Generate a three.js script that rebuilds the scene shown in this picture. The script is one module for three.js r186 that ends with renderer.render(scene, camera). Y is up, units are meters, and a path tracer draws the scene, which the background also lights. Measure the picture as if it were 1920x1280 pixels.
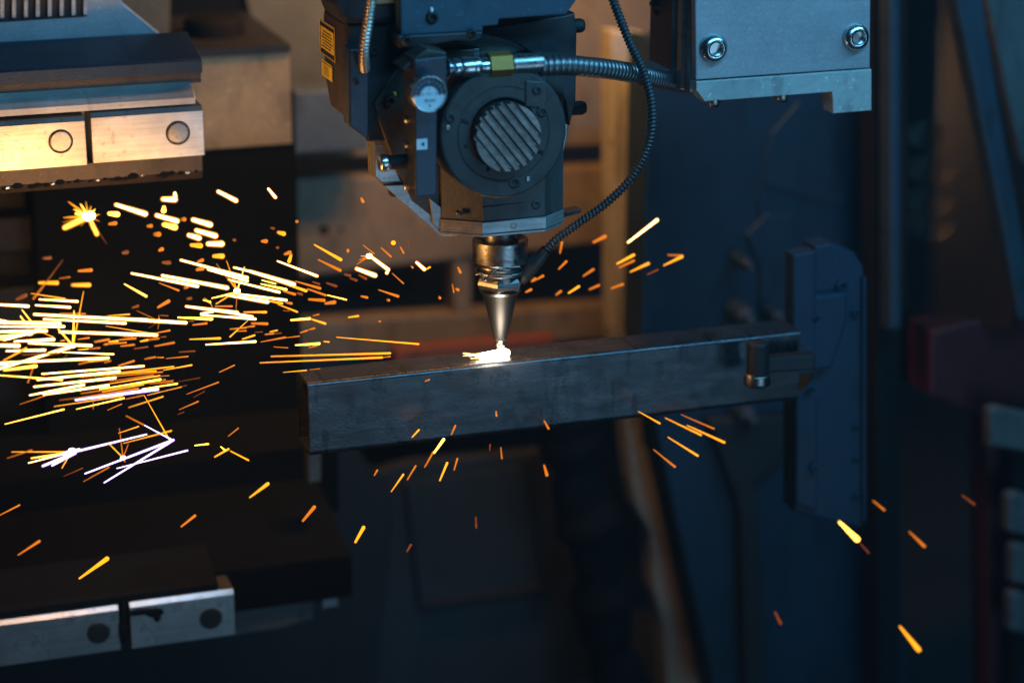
import * as THREE from 'three';
import { RoundedBoxGeometry } from 'three/addons/geometries/RoundedBoxGeometry.js';
import { mergeGeometries } from 'three/addons/utils/BufferGeometryUtils.js';
import { RectAreaLightUniformsLib } from 'three/addons/lights/RectAreaLightUniformsLib.js';

// ---------------------------------------------------------------- camera, light, exposure
const scene = new THREE.Scene();
scene.background = new THREE.Color(0, 0, 0);
const TH = 18.6 * Math.PI / 180, PH = 17.8 * Math.PI / 180, FPX = 4300, DIST = 2.92;
const Rv = new THREE.Vector3(Math.cos(TH), 0, Math.sin(TH));
const Fv = new THREE.Vector3(Math.sin(TH) * Math.cos(PH), -Math.sin(PH), -Math.cos(TH) * Math.cos(PH));
const Uv = new THREE.Vector3(Math.sin(TH) * Math.sin(PH), Math.cos(PH), -Math.cos(TH) * Math.sin(PH));
const CAM = new THREE.Vector3(0, 1, 0).addScaledVector(Fv, -DIST);
const camera = new THREE.PerspectiveCamera(2 * Math.atan(640 / FPX) * 180 / Math.PI, 1.5, 0.05, 30);
camera.position.copy(CAM);
camera.lookAt(0, 1, 0);
camera.focus = 2.855;
camera.userData.fStop = 1.5;
scene.add(camera);

const renderer = new THREE.WebGLRenderer({ antialias: true });
renderer.toneMapping = THREE.LinearToneMapping;
renderer.toneMappingExposure = 1.0;
renderer.shadowMap.enabled = true;
RectAreaLightUniformsLib.init();

const LAMPS = [];          // fittings are built further down, each around its light
function areaLamp(color, intensity, w, h, pos, target) {
  const l = new THREE.RectAreaLight(color, intensity, w, h);
  l.position.set(...pos); l.lookAt(...target); scene.add(l);
  LAMPS.push({ color, w, h, pos, target });
  return l;
}
const COOL = new THREE.Color().setRGB(0.13, 0.55, 1.0);
const HALL = new THREE.Color().setRGB(0.30, 0.64, 1.0);
const WARM = new THREE.Color().setRGB(1.0, 0.47, 0.13);
areaLamp(COOL, 28, 1.8, 0.16, [0.62, 2.2, 0.8], [0.35, 1.1, 0.0]);          // light bar under the cabin roof
areaLamp(HALL, 0.95, 1.3, 1.0, [0.65, 0.56, 2.2], [0.1, 0.9, -0.1]);           // hall light through the viewing door
areaLamp(WARM, 85, 0.4, 0.08, [0.16, 1.74, -0.49], [0.18, 1.2, -1.0]);       // work lamp at the back of the cabin
function point(color, intensity, pos, r) {
  const l = new THREE.PointLight(color, intensity, 0, 2);
  l.position.copy(pos); l.castShadow = true; l.shadow.radius = r; scene.add(l);
  return l;
}
const FIRE = new THREE.Color().setRGB(1.0, 0.47, 0.13), HOT = new THREE.Color().setRGB(1.0, 0.82, 0.62);

// ---------------------------------------------------------------- photo pixel -> point on a plane of the machine
function ray(px, py) {
  return new THREE.Vector3().addScaledVector(Fv, FPX).addScaledVector(Rv, px - 960).addScaledVector(Uv, 640 - py);
}
function W(px, py, z = 0) { const d = ray(px, py), t = (z - CAM.z) / d.z; return CAM.clone().addScaledVector(d, t); }
function WX(px, py, x) { const d = ray(px, py), t = (x - CAM.x) / d.x; return CAM.clone().addScaledVector(d, t); }
function WY(px, py, y) { const d = ray(px, py), t = (y - CAM.y) / d.y; return CAM.clone().addScaledVector(d, t); }
function mpp(p) { return p.clone().sub(CAM).dot(Fv) / FPX; }

point(FIRE, 0.30, W(175, 600, 0.06), 2);
point(FIRE, 0.10, W(440, 545, 0.04), 2);
point(HOT, 0.035, W(938, 652, 0.012), 1);

// ---------------------------------------------------------------- random, noise, textures
let seed = 7;
function rnd() { seed = (seed * 1664525 + 1013904223) >>> 0; return seed / 4294967296; }
function hash(x, y, s) { let h = (x * 374761393 + y * 668265263 + s * 974634777) | 0; h = Math.imul(h ^ (h >>> 13), 1274126177); return ((h ^ (h >>> 16)) >>> 0) / 4294967296; }
function vnoise(x, y, px, py, s) {
  const xi = Math.floor(x), yi = Math.floor(y), fx = x - xi, fy = y - yi, u = fx * fx * (3 - 2 * fx), v = fy * fy * (3 - 2 * fy);
  const m = (a, n) => ((a % n) + n) % n;
  const a = hash(m(xi, px), m(yi, py), s), b = hash(m(xi + 1, px), m(yi, py), s), c = hash(m(xi, px), m(yi + 1, py), s), d = hash(m(xi + 1, px), m(yi + 1, py), s);
  return a + (b - a) * u + (c - a) * v + (a - b - c + d) * u * v;
}
function fbm(u, v, fx, fy, oct, s) {
  let r = 0, a = 0.5, n = 0;
  for (let o = 0; o < oct; o++) { r += a * vnoise(u * fx, v * fy, fx, fy, s + o); n += a; a *= 0.55; fx *= 2; fy *= 2; }
  return r / n;
}
function tex(n, fn, srgb, repeat = 1) {
  const d = new Uint8Array(n * n * 4);
  for (let y = 0; y < n; y++) for (let x = 0; x < n; x++) {
    const c = fn(x / n, y / n), i = (y * n + x) * 4;
    for (let k = 0; k < 3; k++) d[i + k] = Math.max(0, Math.min(255, (Array.isArray(c) ? c[k] : c) * 255));
    d[i + 3] = 255;
  }
  const t = new THREE.DataTexture(d, n, n, THREE.RGBAFormat);
  t.wrapS = t.wrapT = THREE.RepeatWrapping; t.magFilter = THREE.LinearFilter; t.minFilter = THREE.LinearFilter;
  if (srgb) t.colorSpace = THREE.SRGBColorSpace;
  t.repeat.set(repeat, repeat); t.needsUpdate = true;
  return t;
}
const smooth = (a, b, x) => { const t = Math.max(0, Math.min(1, (x - a) / (b - a))); return t * t * (3 - 2 * t); };
// dirty paint: blotches, oily smears, tiny chips
const tPaint = tex(512, (u, v) => {
  const a = fbm(u, v, 4, 4, 5, 11), b = fbm(u, v, 48, 48, 3, 23), c = fbm(u, v, 9, 3, 4, 31);
  let k = 0.80 + 0.22 * (a - 0.5) + 0.10 * (b - 0.5) - 0.11 * smooth(0.58, 0.75, c);
  if (fbm(u, v, 60, 60, 2, 41) > 0.80) k += 0.14;
  return [k, k * 0.985, k * 0.965];
}, true, 3.2);
// machined steel: long brush marks + stains
const tSteel = tex(512, (u, v) => {
  const a = fbm(u, v, 3, 120, 3, 51), b = fbm(u, v, 5, 5, 5, 61), c = fbm(u, v, 30, 30, 3, 71);
  const k = 0.84 + 0.14 * (a - 0.5) + 0.26 * (b - 0.5) - 0.10 * smooth(0.62, 0.72, c) * smooth(0.45, 0.6, b);
  return [k, k * 0.985, k * 0.96];
}, true, 5);
const tSatin = tex(512, (u, v) => { const a = fbm(u, v, 6, 6, 5, 201), b = fbm(u, v, 110, 110, 2, 211), c = fbm(u, v, 4, 90, 2, 221); let k = .86 + .10 * (a - .5) + .10 * (b - .5) + .04 * (c - .5); if (fbm(u, v, 70, 70, 2, 231) > .82) k += .08; return [k, k, k]; }, true, 4);
const tSteelRough = tex(512, (u, v) => 0.55 + 0.5 * (fbm(u, v, 3, 140, 3, 81) - 0.5) + 0.55 * (fbm(u, v, 6, 6, 4, 91) - 0.5), false, 5);
const tFine = tex(512, (u, v) => 0.5 * fbm(u, v, 90, 90, 2, 101) + 0.5 * fbm(u, v, 10, 10, 3, 111), false, 6);
const tBrush = tex(512, (u, v) => 0.7 * fbm(u, v, 2, 160, 2, 121) + 0.3 * fbm(u, v, 40, 40, 2, 131), false, 6);
// mill scale on the tube: streaks along the length, scuffs, darker flakes
const tScale = tex(1024, (u, v) => {
  const a = fbm(u, v, 4, 60, 4, 141), b = fbm(u, v, 9, 12, 5, 151), c = fbm(u, v, 26, 18, 3, 161), d = fbm(u, v, 5, 90, 2, 171);
  let k = 0.70 + 0.22 * (a - 0.5) + 0.26 * (b - 0.5) - 0.17 * smooth(0.56, 0.72, c) - 0.22 * smooth(0.70, 0.78, fbm(u, v, 40, 7, 3, 177)) + 0.16 * smooth(0.72, 0.82, d);
  return [k, k, k * 1.01];
}, true, 2.4);
const tScaleRough = tex(512, (u, v) => 0.55 + 0.7 * (fbm(u, v, 7, 26, 4, 181) - 0.5), false, 3);

const L = (r, g, b) => new THREE.Color().setRGB(r, g, b);
function mat(c, rough, metal, o = {}) { return new THREE.MeshPhysicalMaterial({ color: c, roughness: rough, metalness: metal, ...o }); }
const paintOpts = { map: tPaint, bumpMap: tFine, bumpScale: 0.0004 };
const M = {
  black: mat(L(.022, .023, .026), .5, .2, paintOpts),
  head: mat(L(.10, .098, .096), .5, .2, paintOpts),
  ring: mat(L(.085, .082, .08), .45, .3, paintOpts),
  manifold: mat(L(.045, .055, .08), .35, .4, paintOpts),
  bracket: mat(L(.36, .36, .36), .48, .35, { map: tSteel, roughnessMap: tSteelRough, bumpMap: tBrush, bumpScale: 0.00012 }),
  brownPlate: mat(L(.12, .092, .072), .5, .4, paintOpts),
  arm: mat(L(.035, .10, .15), .55, .0, paintOpts),
  armDark: mat(L(.035, .038, .044), .5, .2, paintOpts),
  alu: mat(L(.46, .47, .48), .45, .45, { map: tSatin, bumpMap: tFine, bumpScale: 0.00008 }),
  housing: mat(L(.55, .54, .55), .5, .25, { map: tSatin, bumpMap: tFine, bumpScale: 0.0001 }),
  ledge: mat(L(.70, .69, .68), .4, .25, { map: tSteel }),
  strip: mat(L(.62, .63, .60), .6, .1, paintOpts),
  rail: mat(L(.30, .31, .32), .4, .8, { map: tSteel }),
  steel: mat(L(.34, .325, .30), .6, 1, { roughnessMap: tSteelRough, bumpMap: tBrush, bumpScale: 0.00005 }),
  steelDark: mat(L(.22, .21, .20), .6, 1, { roughnessMap: tSteelRough }),
  coneSteel: mat(L(.075, .073, .071), .5, 1),
  chrome: mat(L(.62, .61, .60), .26, 1),
  brass: mat(L(.40, .18, .035), .8, .6, { roughnessMap: tSteelRough }),
  jaw: mat(L(.66, .67, .68), .36, .92, { map: tSteel, bumpMap: tBrush, bumpScale: 0.0001 }),
  fin: mat(L(.15, .148, .145), .5, .7, { map: tSteel, roughnessMap: tSteelRough }),
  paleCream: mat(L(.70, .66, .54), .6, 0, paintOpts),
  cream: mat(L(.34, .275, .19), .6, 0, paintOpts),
  tan: mat(L(.60, .42, .22), .55, .1, paintOpts),
  green: mat(L(.17, .175, .13), .6, 0, paintOpts),
  navy: mat(L(.008, .042, .080), .5, .1, paintOpts),
  navyLight: mat(L(.04, .07, .10), .5, .1, paintOpts),
  boxBlue: mat(L(.11, .17, .24), .6, 0, paintOpts),
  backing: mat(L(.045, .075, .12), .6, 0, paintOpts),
  dark: mat(L(.010, .011, .012), .75, .0, { ...paintOpts, specularIntensity: .3 }),
  pitch: mat(L(.0045, .0045, .005), .85, 0, { ...paintOpts, specularIntensity: .3 }),
  chute: mat(L(.022, .032, .036), .7, 0, paintOpts),
  darkMetal: mat(L(.05, .05, .052), .5, .5, paintOpts),
  grey: mat(L(.16, .17, .17), .55, .2, paintOpts),
  red: mat(L(.09, .008, .009), .45, 0, paintOpts),
  rust: mat(L(.36, .09, .02), .55, 0, paintOpts),
  rubber: mat(L(.018, .018, .019), .42, .0),
  hose: mat(L(.20, .195, .19), .42, .9),
  sheath: mat(L(.035, .035, .037), .38, .2),
  conduit: mat(L(.42, .36, .29), .34, .9),
  wall: mat(L(.030, .034, .036), .8, 0, paintOpts),
  tube: mat(L(.060, .062, .065), .5, .35, { map: tScale, roughnessMap: tScaleRough, bumpMap: tFine, bumpScale: 0.0002 }),
  white: mat(L(.75, .75, .74), .5, 0),
};

// ---------------------------------------------------------------- builders
const names = {};
function numbered(n) { const k = names[n] = (names[n] ?? -1) + 1; return k ? `${n}_${String(k).padStart(3, '0')}` : n; }
function tag(o, label, category, group) { o.userData.label = label; o.userData.category = category; if (group) o.userData.group = group; return o; }
function thing(name, label, category, pos, group) {
  const g = new THREE.Group(); g.name = numbered(name); scene.add(g); g.position.copy(pos);
  return tag(g, label, category, group);
}
// meshes are made in world coordinates, then moved into the frame of their parent (parents only translate)
function put(name, geo, m, parent = scene) {
  const list = Array.isArray(geo) ? geo : [geo];
  let g = list.length > 1 ? mergeGeometries(list.map(a => a.index ? a.toNonIndexed() : a)) : list[0];
  const off = new THREE.Vector3();
  for (let p = parent; p && p !== scene; p = p.parent) off.add(p.position);
  g.computeBoundingBox();
  const c = g.boundingBox.getCenter(new THREE.Vector3());
  g.translate(-c.x, -c.y, -c.z);
  const o = new THREE.Mesh(g, m);
  o.position.copy(c).sub(off);
  o.name = parent === scene ? numbered(name) : name;
  o.castShadow = o.receiveShadow = true;
  parent.add(o);
  return o;
}
function struct(name, geo, m) { const o = put(name, geo, m); o.userData.kind = 'structure'; return o; }
function shapeOf(pts) { const s = new THREE.Shape(); pts.forEach((p, i) => i ? s.lineTo(p[0], p[1]) : s.moveTo(p[0], p[1])); s.closePath(); return s; }
// outline in photo pixels on the plane z, pushed back by depth
function slab(px, z, depth, bev = 0.0012, holes = []) {
  const s = shapeOf(px.map(([a, b]) => { const p = W(a, b, z); return [p.x, p.y]; }));
  for (const h of holes) {
    const p = W(h[0], h[1], z), q = new THREE.Path(); q.absarc(p.x, p.y, h[2] * mpp(p), 0, Math.PI * 2, true); s.holes.push(q);
  }
  const g = new THREE.ExtrudeGeometry(s, { depth: depth - 2 * bev, bevelEnabled: bev > 0, bevelThickness: bev, bevelSize: bev, bevelOffset: -bev, bevelSegments: 2, curveSegments: 24 });
  g.translate(0, 0, z - depth + bev);
  return g;
}
// box from a front-face pixel rectangle
function panel(x0, y0, x1, y1, z, depth, bev = 0.0015) {
  const a = W(x0, y0, z), b = W(x1, y1, z);
  const p = W((x0 + x1) / 2, y0, z).y, q = W((x0 + x1) / 2, y1, z).y;
  const g = new RoundedBoxGeometry(b.x - a.x, p - q, depth, 2, bev);
  g.translate((a.x + b.x) / 2, (p + q) / 2, z - depth / 2);
  return g;
}
// prism standing upright: footprint [x, z] pairs, between two heights
const MV = new THREE.Matrix4().makeBasis(new THREE.Vector3(1, 0, 0), new THREE.Vector3(0, 0, -1), new THREE.Vector3(0, 1, 0));
const MX = new THREE.Matrix4().makeBasis(new THREE.Vector3(0, 0, -1), new THREE.Vector3(0, 1, 0), new THREE.Vector3(1, 0, 0));
function upright(foot, y0, y1, bev = 0.001) {
  const g = new THREE.ExtrudeGeometry(shapeOf(foot.map(([x, z]) => [x, -z])), { depth: y1 - y0 - 2 * bev, bevelEnabled: bev > 0, bevelThickness: bev, bevelSize: bev, bevelOffset: -bev, bevelSegments: 2 });
  g.applyMatrix4(MV); g.translate(0, y0 + bev, 0);
  return g;
}
// bar with a [z, y] profile running along x
function along(profile, x0, x1, bev = 0.001, hole) {
  const s = shapeOf(profile.map(([z, y]) => [-z, y]));
  if (hole) { const h = new THREE.Path(); hole.forEach(([z, y], i) => i ? h.lineTo(-z, y) : h.moveTo(-z, y)); h.closePath(); s.holes.push(h); }
  const g = new THREE.ExtrudeGeometry(s, { depth: x1 - x0 - 2 * bev, bevelEnabled: bev > 0, bevelThickness: bev, bevelSize: bev, bevelOffset: -bev, bevelSegments: 2 });
  g.applyMatrix4(MX); g.translate(x0 + bev, 0, 0);
  { const u = g.attributes.uv; for (let i = 0; i < u.count; i++) u.setXY(i, u.getY(i), u.getX(i)); }   // grain runs along the bar
  return g;
}
// turned part: profile [r, t] along an axis
function turned(profile, center, axis = 'z', seg = 48) {
  const g = new THREE.LatheGeometry(profile.map(([r, t]) => new THREE.Vector2(r, t)), seg);
  if (axis === 'z') g.rotateX(Math.PI / 2);
  if (axis === 'x') g.rotateZ(-Math.PI / 2);
  g.translate(center.x, center.y, center.z);
  return g;
}
function hexPrism(r, t0, t1, center, axis = 'z', turn = 0, bev = 0.0008) {
  const g = new THREE.CylinderGeometry(r, r, t1 - t0, 6, 1);
  g.rotateY(turn); g.translate(0, (t0 + t1) / 2, 0);
  if (axis === 'z') g.rotateX(Math.PI / 2);
  if (axis === 'x') g.rotateZ(-Math.PI / 2);
  g.translate(center.x, center.y, center.z);
  const f = g.toNonIndexed(); f.computeVertexNormals();   // flat faces
  return f;
}
// flexible hose: radius follows rFn(s) with s the length in metres
function sweep(points, rFn, step, radial = 14) {
  const curve = new THREE.CatmullRomCurve3(points, false, 'centripetal');
  const len = curve.getLength(), n = Math.ceil(len / step);
  const fr = curve.computeFrenetFrames(n, false);
  const pos = [], uv = [], idx = [];
  for (let i = 0; i <= n; i++) {
    const p = curve.getPointAt(i / n), r = rFn(len * i / n, i / n);
    for (let j = 0; j <= radial; j++) {
      const a = j / radial * Math.PI * 2, c = Math.cos(a), s = Math.sin(a);
      pos.push(p.x + r * (c * fr.normals[i].x + s * fr.binormals[i].x), p.y + r * (c * fr.normals[i].y + s * fr.binormals[i].y), p.z + r * (c * fr.normals[i].z + s * fr.binormals[i].z));
      uv.push(len * i / n, j / radial * 0.05);
    }
  }
  for (let i = 0; i < n; i++) for (let j = 0; j < radial; j++) {
    const a = i * (radial + 1) + j, b = a + radial + 1;
    idx.push(a, a + 1, b, b, a + 1, b + 1);
  }
  const g = new THREE.BufferGeometry();
  g.setAttribute('position', new THREE.Float32BufferAttribute(pos, 3));
  g.setAttribute('uv', new THREE.Float32BufferAttribute(uv, 2));
  g.setIndex(idx); g.computeVertexNormals();
  return g;
}
// socket screw facing +z at a pixel: head with a hexagon recess as sub-part
function socketScrew(px, py, z, rpx, m, parent, name = 'screw', dome = 0.35) {
  const p = W(px, py, z), r = rpx * mpp(p) / 0.948, hr = r * 0.46;
  const s = put(name, turned([[hr, -0.2 * r], [hr, dome * r * 0.98], [r * 0.62, dome * r], [r * 0.85, dome * r * 0.72], [r * 0.97, dome * r * 0.3], [r, -0.1 * r]], p), m, parent);
  put('socket', hexPrism(hr * 1.12, -0.15 * r, dome * r * 0.25, p, 'z', 0.3), m, s);
  return s;
}

// ================================================================ setting
{
  const g = new THREE.BoxGeometry(7, 4, 0.1); g.translate(0.6, 1.4, -2.45);
  struct('back_wall', g, M.wall);
  const f = new THREE.BoxGeometry(7, 0.1, 6); f.translate(0.6, -0.05, -0.6);
  struct('floor', f, M.wall);
}

// ================================================================ background of the cutting cabin
const at = (x, y, z) => new THREE.Vector3(x, y, z);
const bgLow = (px, z) => { const p = W(px, 1280, z); return at(p.x, 0, z); };
{
  // rear cabin panel with slot and openings
  const z = -0.95, t = thing('cabin_partition', 'cream sheet-metal cabin panel with openings behind the cutting head', 'panel', bgLow(850, z));
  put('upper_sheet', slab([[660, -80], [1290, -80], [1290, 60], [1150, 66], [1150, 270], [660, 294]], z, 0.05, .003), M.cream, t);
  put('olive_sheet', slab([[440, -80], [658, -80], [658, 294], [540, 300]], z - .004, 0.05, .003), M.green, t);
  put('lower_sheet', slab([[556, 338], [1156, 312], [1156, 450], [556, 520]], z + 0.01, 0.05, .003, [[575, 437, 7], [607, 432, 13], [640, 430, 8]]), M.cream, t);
  put('mullion', slab([[850, 476], [884, 472], [884, 606], [852, 610]], z + 0.004, 0.05, .003), M.cream, t);
  put('lower_rail', slab([[556, 606], [1160, 572], [1160, 632], [556, 676]], z + 0.006, 0.05, .003), M.cream, t);
  for (const [a, b, r] of [[575, 437, 7], [607, 432, 13], [640, 430, 8]]) { const p = W(a, b, z - .02); put('bolt', turned([[0, .004], [r * .9 * mpp(p), .003], [r * .95 * mpp(p), -.02]], p), M.steelDark, t); }
  const box = thing('junction_box', 'blue-grey box on the cream panel beside the warning labels', 'box', W(620, 230, -0.88));
  put('lid', slab([[552, 172], [692, 164], [692, 280], [552, 290]], -0.86, 0.06, .004), M.boxBlue, box);
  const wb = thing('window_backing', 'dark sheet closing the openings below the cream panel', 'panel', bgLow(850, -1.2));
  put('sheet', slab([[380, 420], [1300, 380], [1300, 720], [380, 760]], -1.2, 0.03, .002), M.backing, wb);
}
{
  // long rust-red guard strip behind the tube
  const o = put('guard_strip', slab([[740, 656], [1040, 630], [1040, 700], [740, 720]], -0.8, 0.03, .003), M.rust);
  tag(o, 'rust-red guard strip lying behind the steel tube', 'guard');
}
{
  // cream column
  const z = -0.70;
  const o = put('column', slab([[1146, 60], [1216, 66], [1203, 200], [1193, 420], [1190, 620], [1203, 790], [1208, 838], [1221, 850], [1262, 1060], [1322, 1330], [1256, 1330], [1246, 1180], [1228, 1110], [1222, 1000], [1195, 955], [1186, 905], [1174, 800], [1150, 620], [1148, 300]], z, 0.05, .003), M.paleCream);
  tag(o, 'cream bent sheet column standing beside the dark blue machine body', 'column');
  const h = put('drape', sweep([W(1058, 760, z + .05), W(1080, 900, z + .05), W(1100, 970, z + .05), W(1120, 1060, z + .05), W(1136, 1180, z + .05), W(1176, 1320, z + .05)], (s) => 0.045 + 0.008 * Math.sin(s * 38) + 0.004 * Math.sin(s * 91 + 1), 0.008, 18), M.pitch);
  tag(h, 'lumpy black hose hanging against the cream column', 'hose');
}
{
  // dark blue machine body right of the column
  const z = -0.55, t = thing('machine_body', 'dark blue machine body filling the space behind the tube holder', 'machine', bgLow(1420, z));
  put('front_plate', slab([[1215, 74], [1290, 88], [1420, 60], [1660, -40], [1700, 1330], [1348, 1330], [1240, 850], [1202, 640]], z, 0.08, .004), M.navy, t);
  put('raised_cover', slab([[1432, 300], [1448, 250], [1500, 190], [1560, 230], [1585, 340], [1585, 470], [1440, 480], [1420, 380]], z + 0.006, 0.02, .002), M.navy, t);
  put('cover_edge', slab([[1436, 330], [1490, 345], [1585, 372], [1585, 392], [1490, 366], [1436, 350]], z + 0.010, 0.008, .002), M.navy, t);
  put('lower_cover', slab([[1400, 440], [1440, 400], [1490, 405], [1490, 630], [1430, 630], [1425, 500]], z + 0.008, 0.025, .002), M.navy, t);
  for (const [a, b, r] of [[1393, 590, 22], [1452, 590, 15], [1392, 490, 12], [1398, 776, 22]]) {
    const p = W(a, b, z + 0.03), q = r * mpp(p);
    const k = put('boss', turned([[0, .028], [q * .45, .028], [q * .5, .022], [q * .8, .022], [q, .014], [q, -.03]], p), M.navy, t);
    put('cap', hexPrism(q * .4, .02, .034, p), M.steelDark, k);
  }
  put('lower_arm', slab([[1330, 790], [1480, 780], [1480, 860], [1420, 900], [1440, 1330], [1400, 1330], [1390, 960]], z + 0.03, 0.03, .004), M.darkMetal, t);
}
{
  // block with dark top behind the jaws, upper left
  const z = -0.62;
  const t = thing('carriage_block', 'large tan carriage block behind the upper clamping jaws', 'block', bgLow(460, z));
  const a = W(384, 350, z), b = W(549, 330, z), yt = W(466, 103, z).y, yb = W(466, 274, z).y;
  put('front_face', along([[z, yb], [z, yt], [z - .012, yt], [z - .012, yb]], a.x - .25, b.x, .001), M.tan, t);
  put('top_plate', along([[z + .003, yt + .001], [z + .003, yt + .012], [z - .30, yt + .012], [z - .30, yt + .001]], a.x - .25, b.x + .002, .001), M.armDark, t);
  put('lower_housing', along([[z - .002, yb - .001], [z - .014, yb - .001], [z - .3, yb - .001], [z - .3, yb - .45], [z - .002, yb - .45]], a.x - .25, b.x + .006, .001), M.pitch, t);
  put('side_face', along([[z - .0125, yb], [z - .0125, yt], [z - .29, yt], [z - .29, yb]], b.x - .02, b.x, .001), M.tan, t);
  const h = put('top_cap', turned([[0, .02], [.035, .02], [.045, .012], [.045, -.01]], at((a.x + b.x) / 2 - .02, yt + .02, z - .12), 'y'), M.dark, t);
}
{
  const o = put('partition', slab([[225, -60], [318, -60], [318, 72], [290, 80], [225, 30]], -0.75, 0.03, .002), M.green);
  tag(o, 'pale green partition sheet behind the vented housing', 'partition');
}

// ================================================================ clamping chuck at the left
{
  const z = -0.40;
  const t = thing('vented_housing', 'grey metal housing with vertical vent slats and slanted end', 'housing', W(120, 60, z));
  put('face', slab([[-260, -80], [150, -120], [232, 8], [312, 74], [-260, 118]], z, 0.04, .002, []), M.housing, t);
  put('vent_recess', slab([[-30, -40], [162, -52], [162, 31], [-30, 44]], z + .001, 0.012, .0004), M.darkMetal, t);
  for (let i = 0; i < 9; i++) {
    const x = -24 + i * 22.4;
    put('slat', slab([[x, -44], [x + 9, -44.6], [x + 9, 35 - i * .9], [x, 36 - i * .9]], z + .007, .006, .0008), M.jaw, t);
  }
}
{
  const z = -0.30;
  const t = thing('jaw_cover', 'dark blue overhanging cover above the bright upper jaws', 'cover', W(190, 130, z));
  const xr = W(379, 128, z).x, x0 = W(-260, 170, z).x;
  const y0 = W(190, 125, z).y, y1 = W(190, 148, z).y, y2 = W(190, 168, z).y;
  put('top', along([[z, y1], [z, y0], [z - .004, y0 + .003], [z - .096, y0 + .022], [z - .096, y1]], x0, xr, .001), M.navy, t);
  put('lip', along([[z - .006, y1 - .0005], [z - .05, y1 - .0005], [z - .05, y2], [z - .006, y2]], x0, xr - .001, .001), M.brownPlate, t);
}
function jawRow(ys, zf, split, m) {
  // ys: pixel y at x=190 for top edge of front face and bottom
  const out = [];
  for (const [xa, xb, dz, lb, soil] of split) {
    const yT = W((xa + xb) / 2, ys[0] - (xa + xb - 380) / 2 * ys[2], zf).y, yB = W((xa + xb) / 2, ys[1] - (xa + xb - 380) / 2 * ys[2], zf).y;
    const x0 = W(xa, ys[0], zf).x, x1 = W(xb, ys[0], zf).x;
    const t = thing('clamping_jaw', lb, 'jaw', at((x0 + x1) / 2, yB, zf));
    put('block', along([[zf + dz, yB], [zf + dz, yT - .006], [zf + dz - .005, yT], [zf - .05, yT], [zf - .05, yB]], x0, x1, .0012), m, t);
    out.push(t);
  }
  return out;
}
{
  const zf = -0.27, g = 'jaw blocks of the upper row';
  const row = jawRow([212, 304, 0.085], zf, [
    [-260, 158, 0, 'warm-lit steel jaw block with a ringed bolt, upper row', 0],
    [167, 380, .004, 'bright white steel jaw block with a dull round bolt, upper row', 0]], M.jaw);
  for (const [i, a, b, m] of [[0, 113, 265, M.jaw], [1, 333, 249, M.steelDark]]) {
    const p = W(a, b, zf + i * .004), r = 20 * mpp(p) / .95;
    const bolt = put('bolt', turned([[0, .0015], [r * .86, .0015], [r * .93, .0008], [r * .93, -.004]], p), m, row[i]);
    put('rim', turned([[r * .95, .0004], [r * 1.05, .0006], [r * 1.1, .0001], [r * 1.1, -.003]], p), M.darkMetal, bolt);
  }
  const yb = W(190, 304, zf).y;
  // ledge above, dark rail below
  const led = thing('jaw_ledge', 'polished steel ledge running above the upper jaw blocks', 'ledge', at(W(190, 200, zf).x, W(190, 200, zf).y, zf));
  const yl = W(190, 210, zf).y;
  put('bar', along([[zf - .004, yl + .002], [zf - .004, yl + .010], [zf - .012, yl + .016], [zf - .075, yl + .040], [zf - .12, yl + .04], [zf - .12, yl + .002]], W(-260, 200, zf).x, W(368, 200, zf).x, .001), M.ledge, led);
  const rail = thing('jaw_rail', 'grimy dark rail under the upper jaw blocks', 'rail', at(W(190, 330, zf).x, yb - .03, zf));
  put('bar', along([[zf - .003, yb - .001], [zf - .003, yb - .022], [zf - .012, yb - .034], [zf - .1, yb - .034], [zf - .1, yb - .001]], W(-260, 330, zf).x, W(382, 330, zf).x, .002), M.brownPlate, rail);
  for (let i = 0; i < 26; i++) {
    const p = W(10 + i * 14 + rnd() * 9, 352 - i * 1.2 + (rnd() - .5) * 4, zf), r = .0025 + rnd() * .004;
    const gg = new THREE.IcosahedronGeometry(r, 1); gg.scale(1.4, .8, 1); gg.translate(p.x, p.y, p.z - .006);
    put('slag_bead', gg, i % 6 ? M.dark : M.chrome, rail);
  }
}
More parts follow.
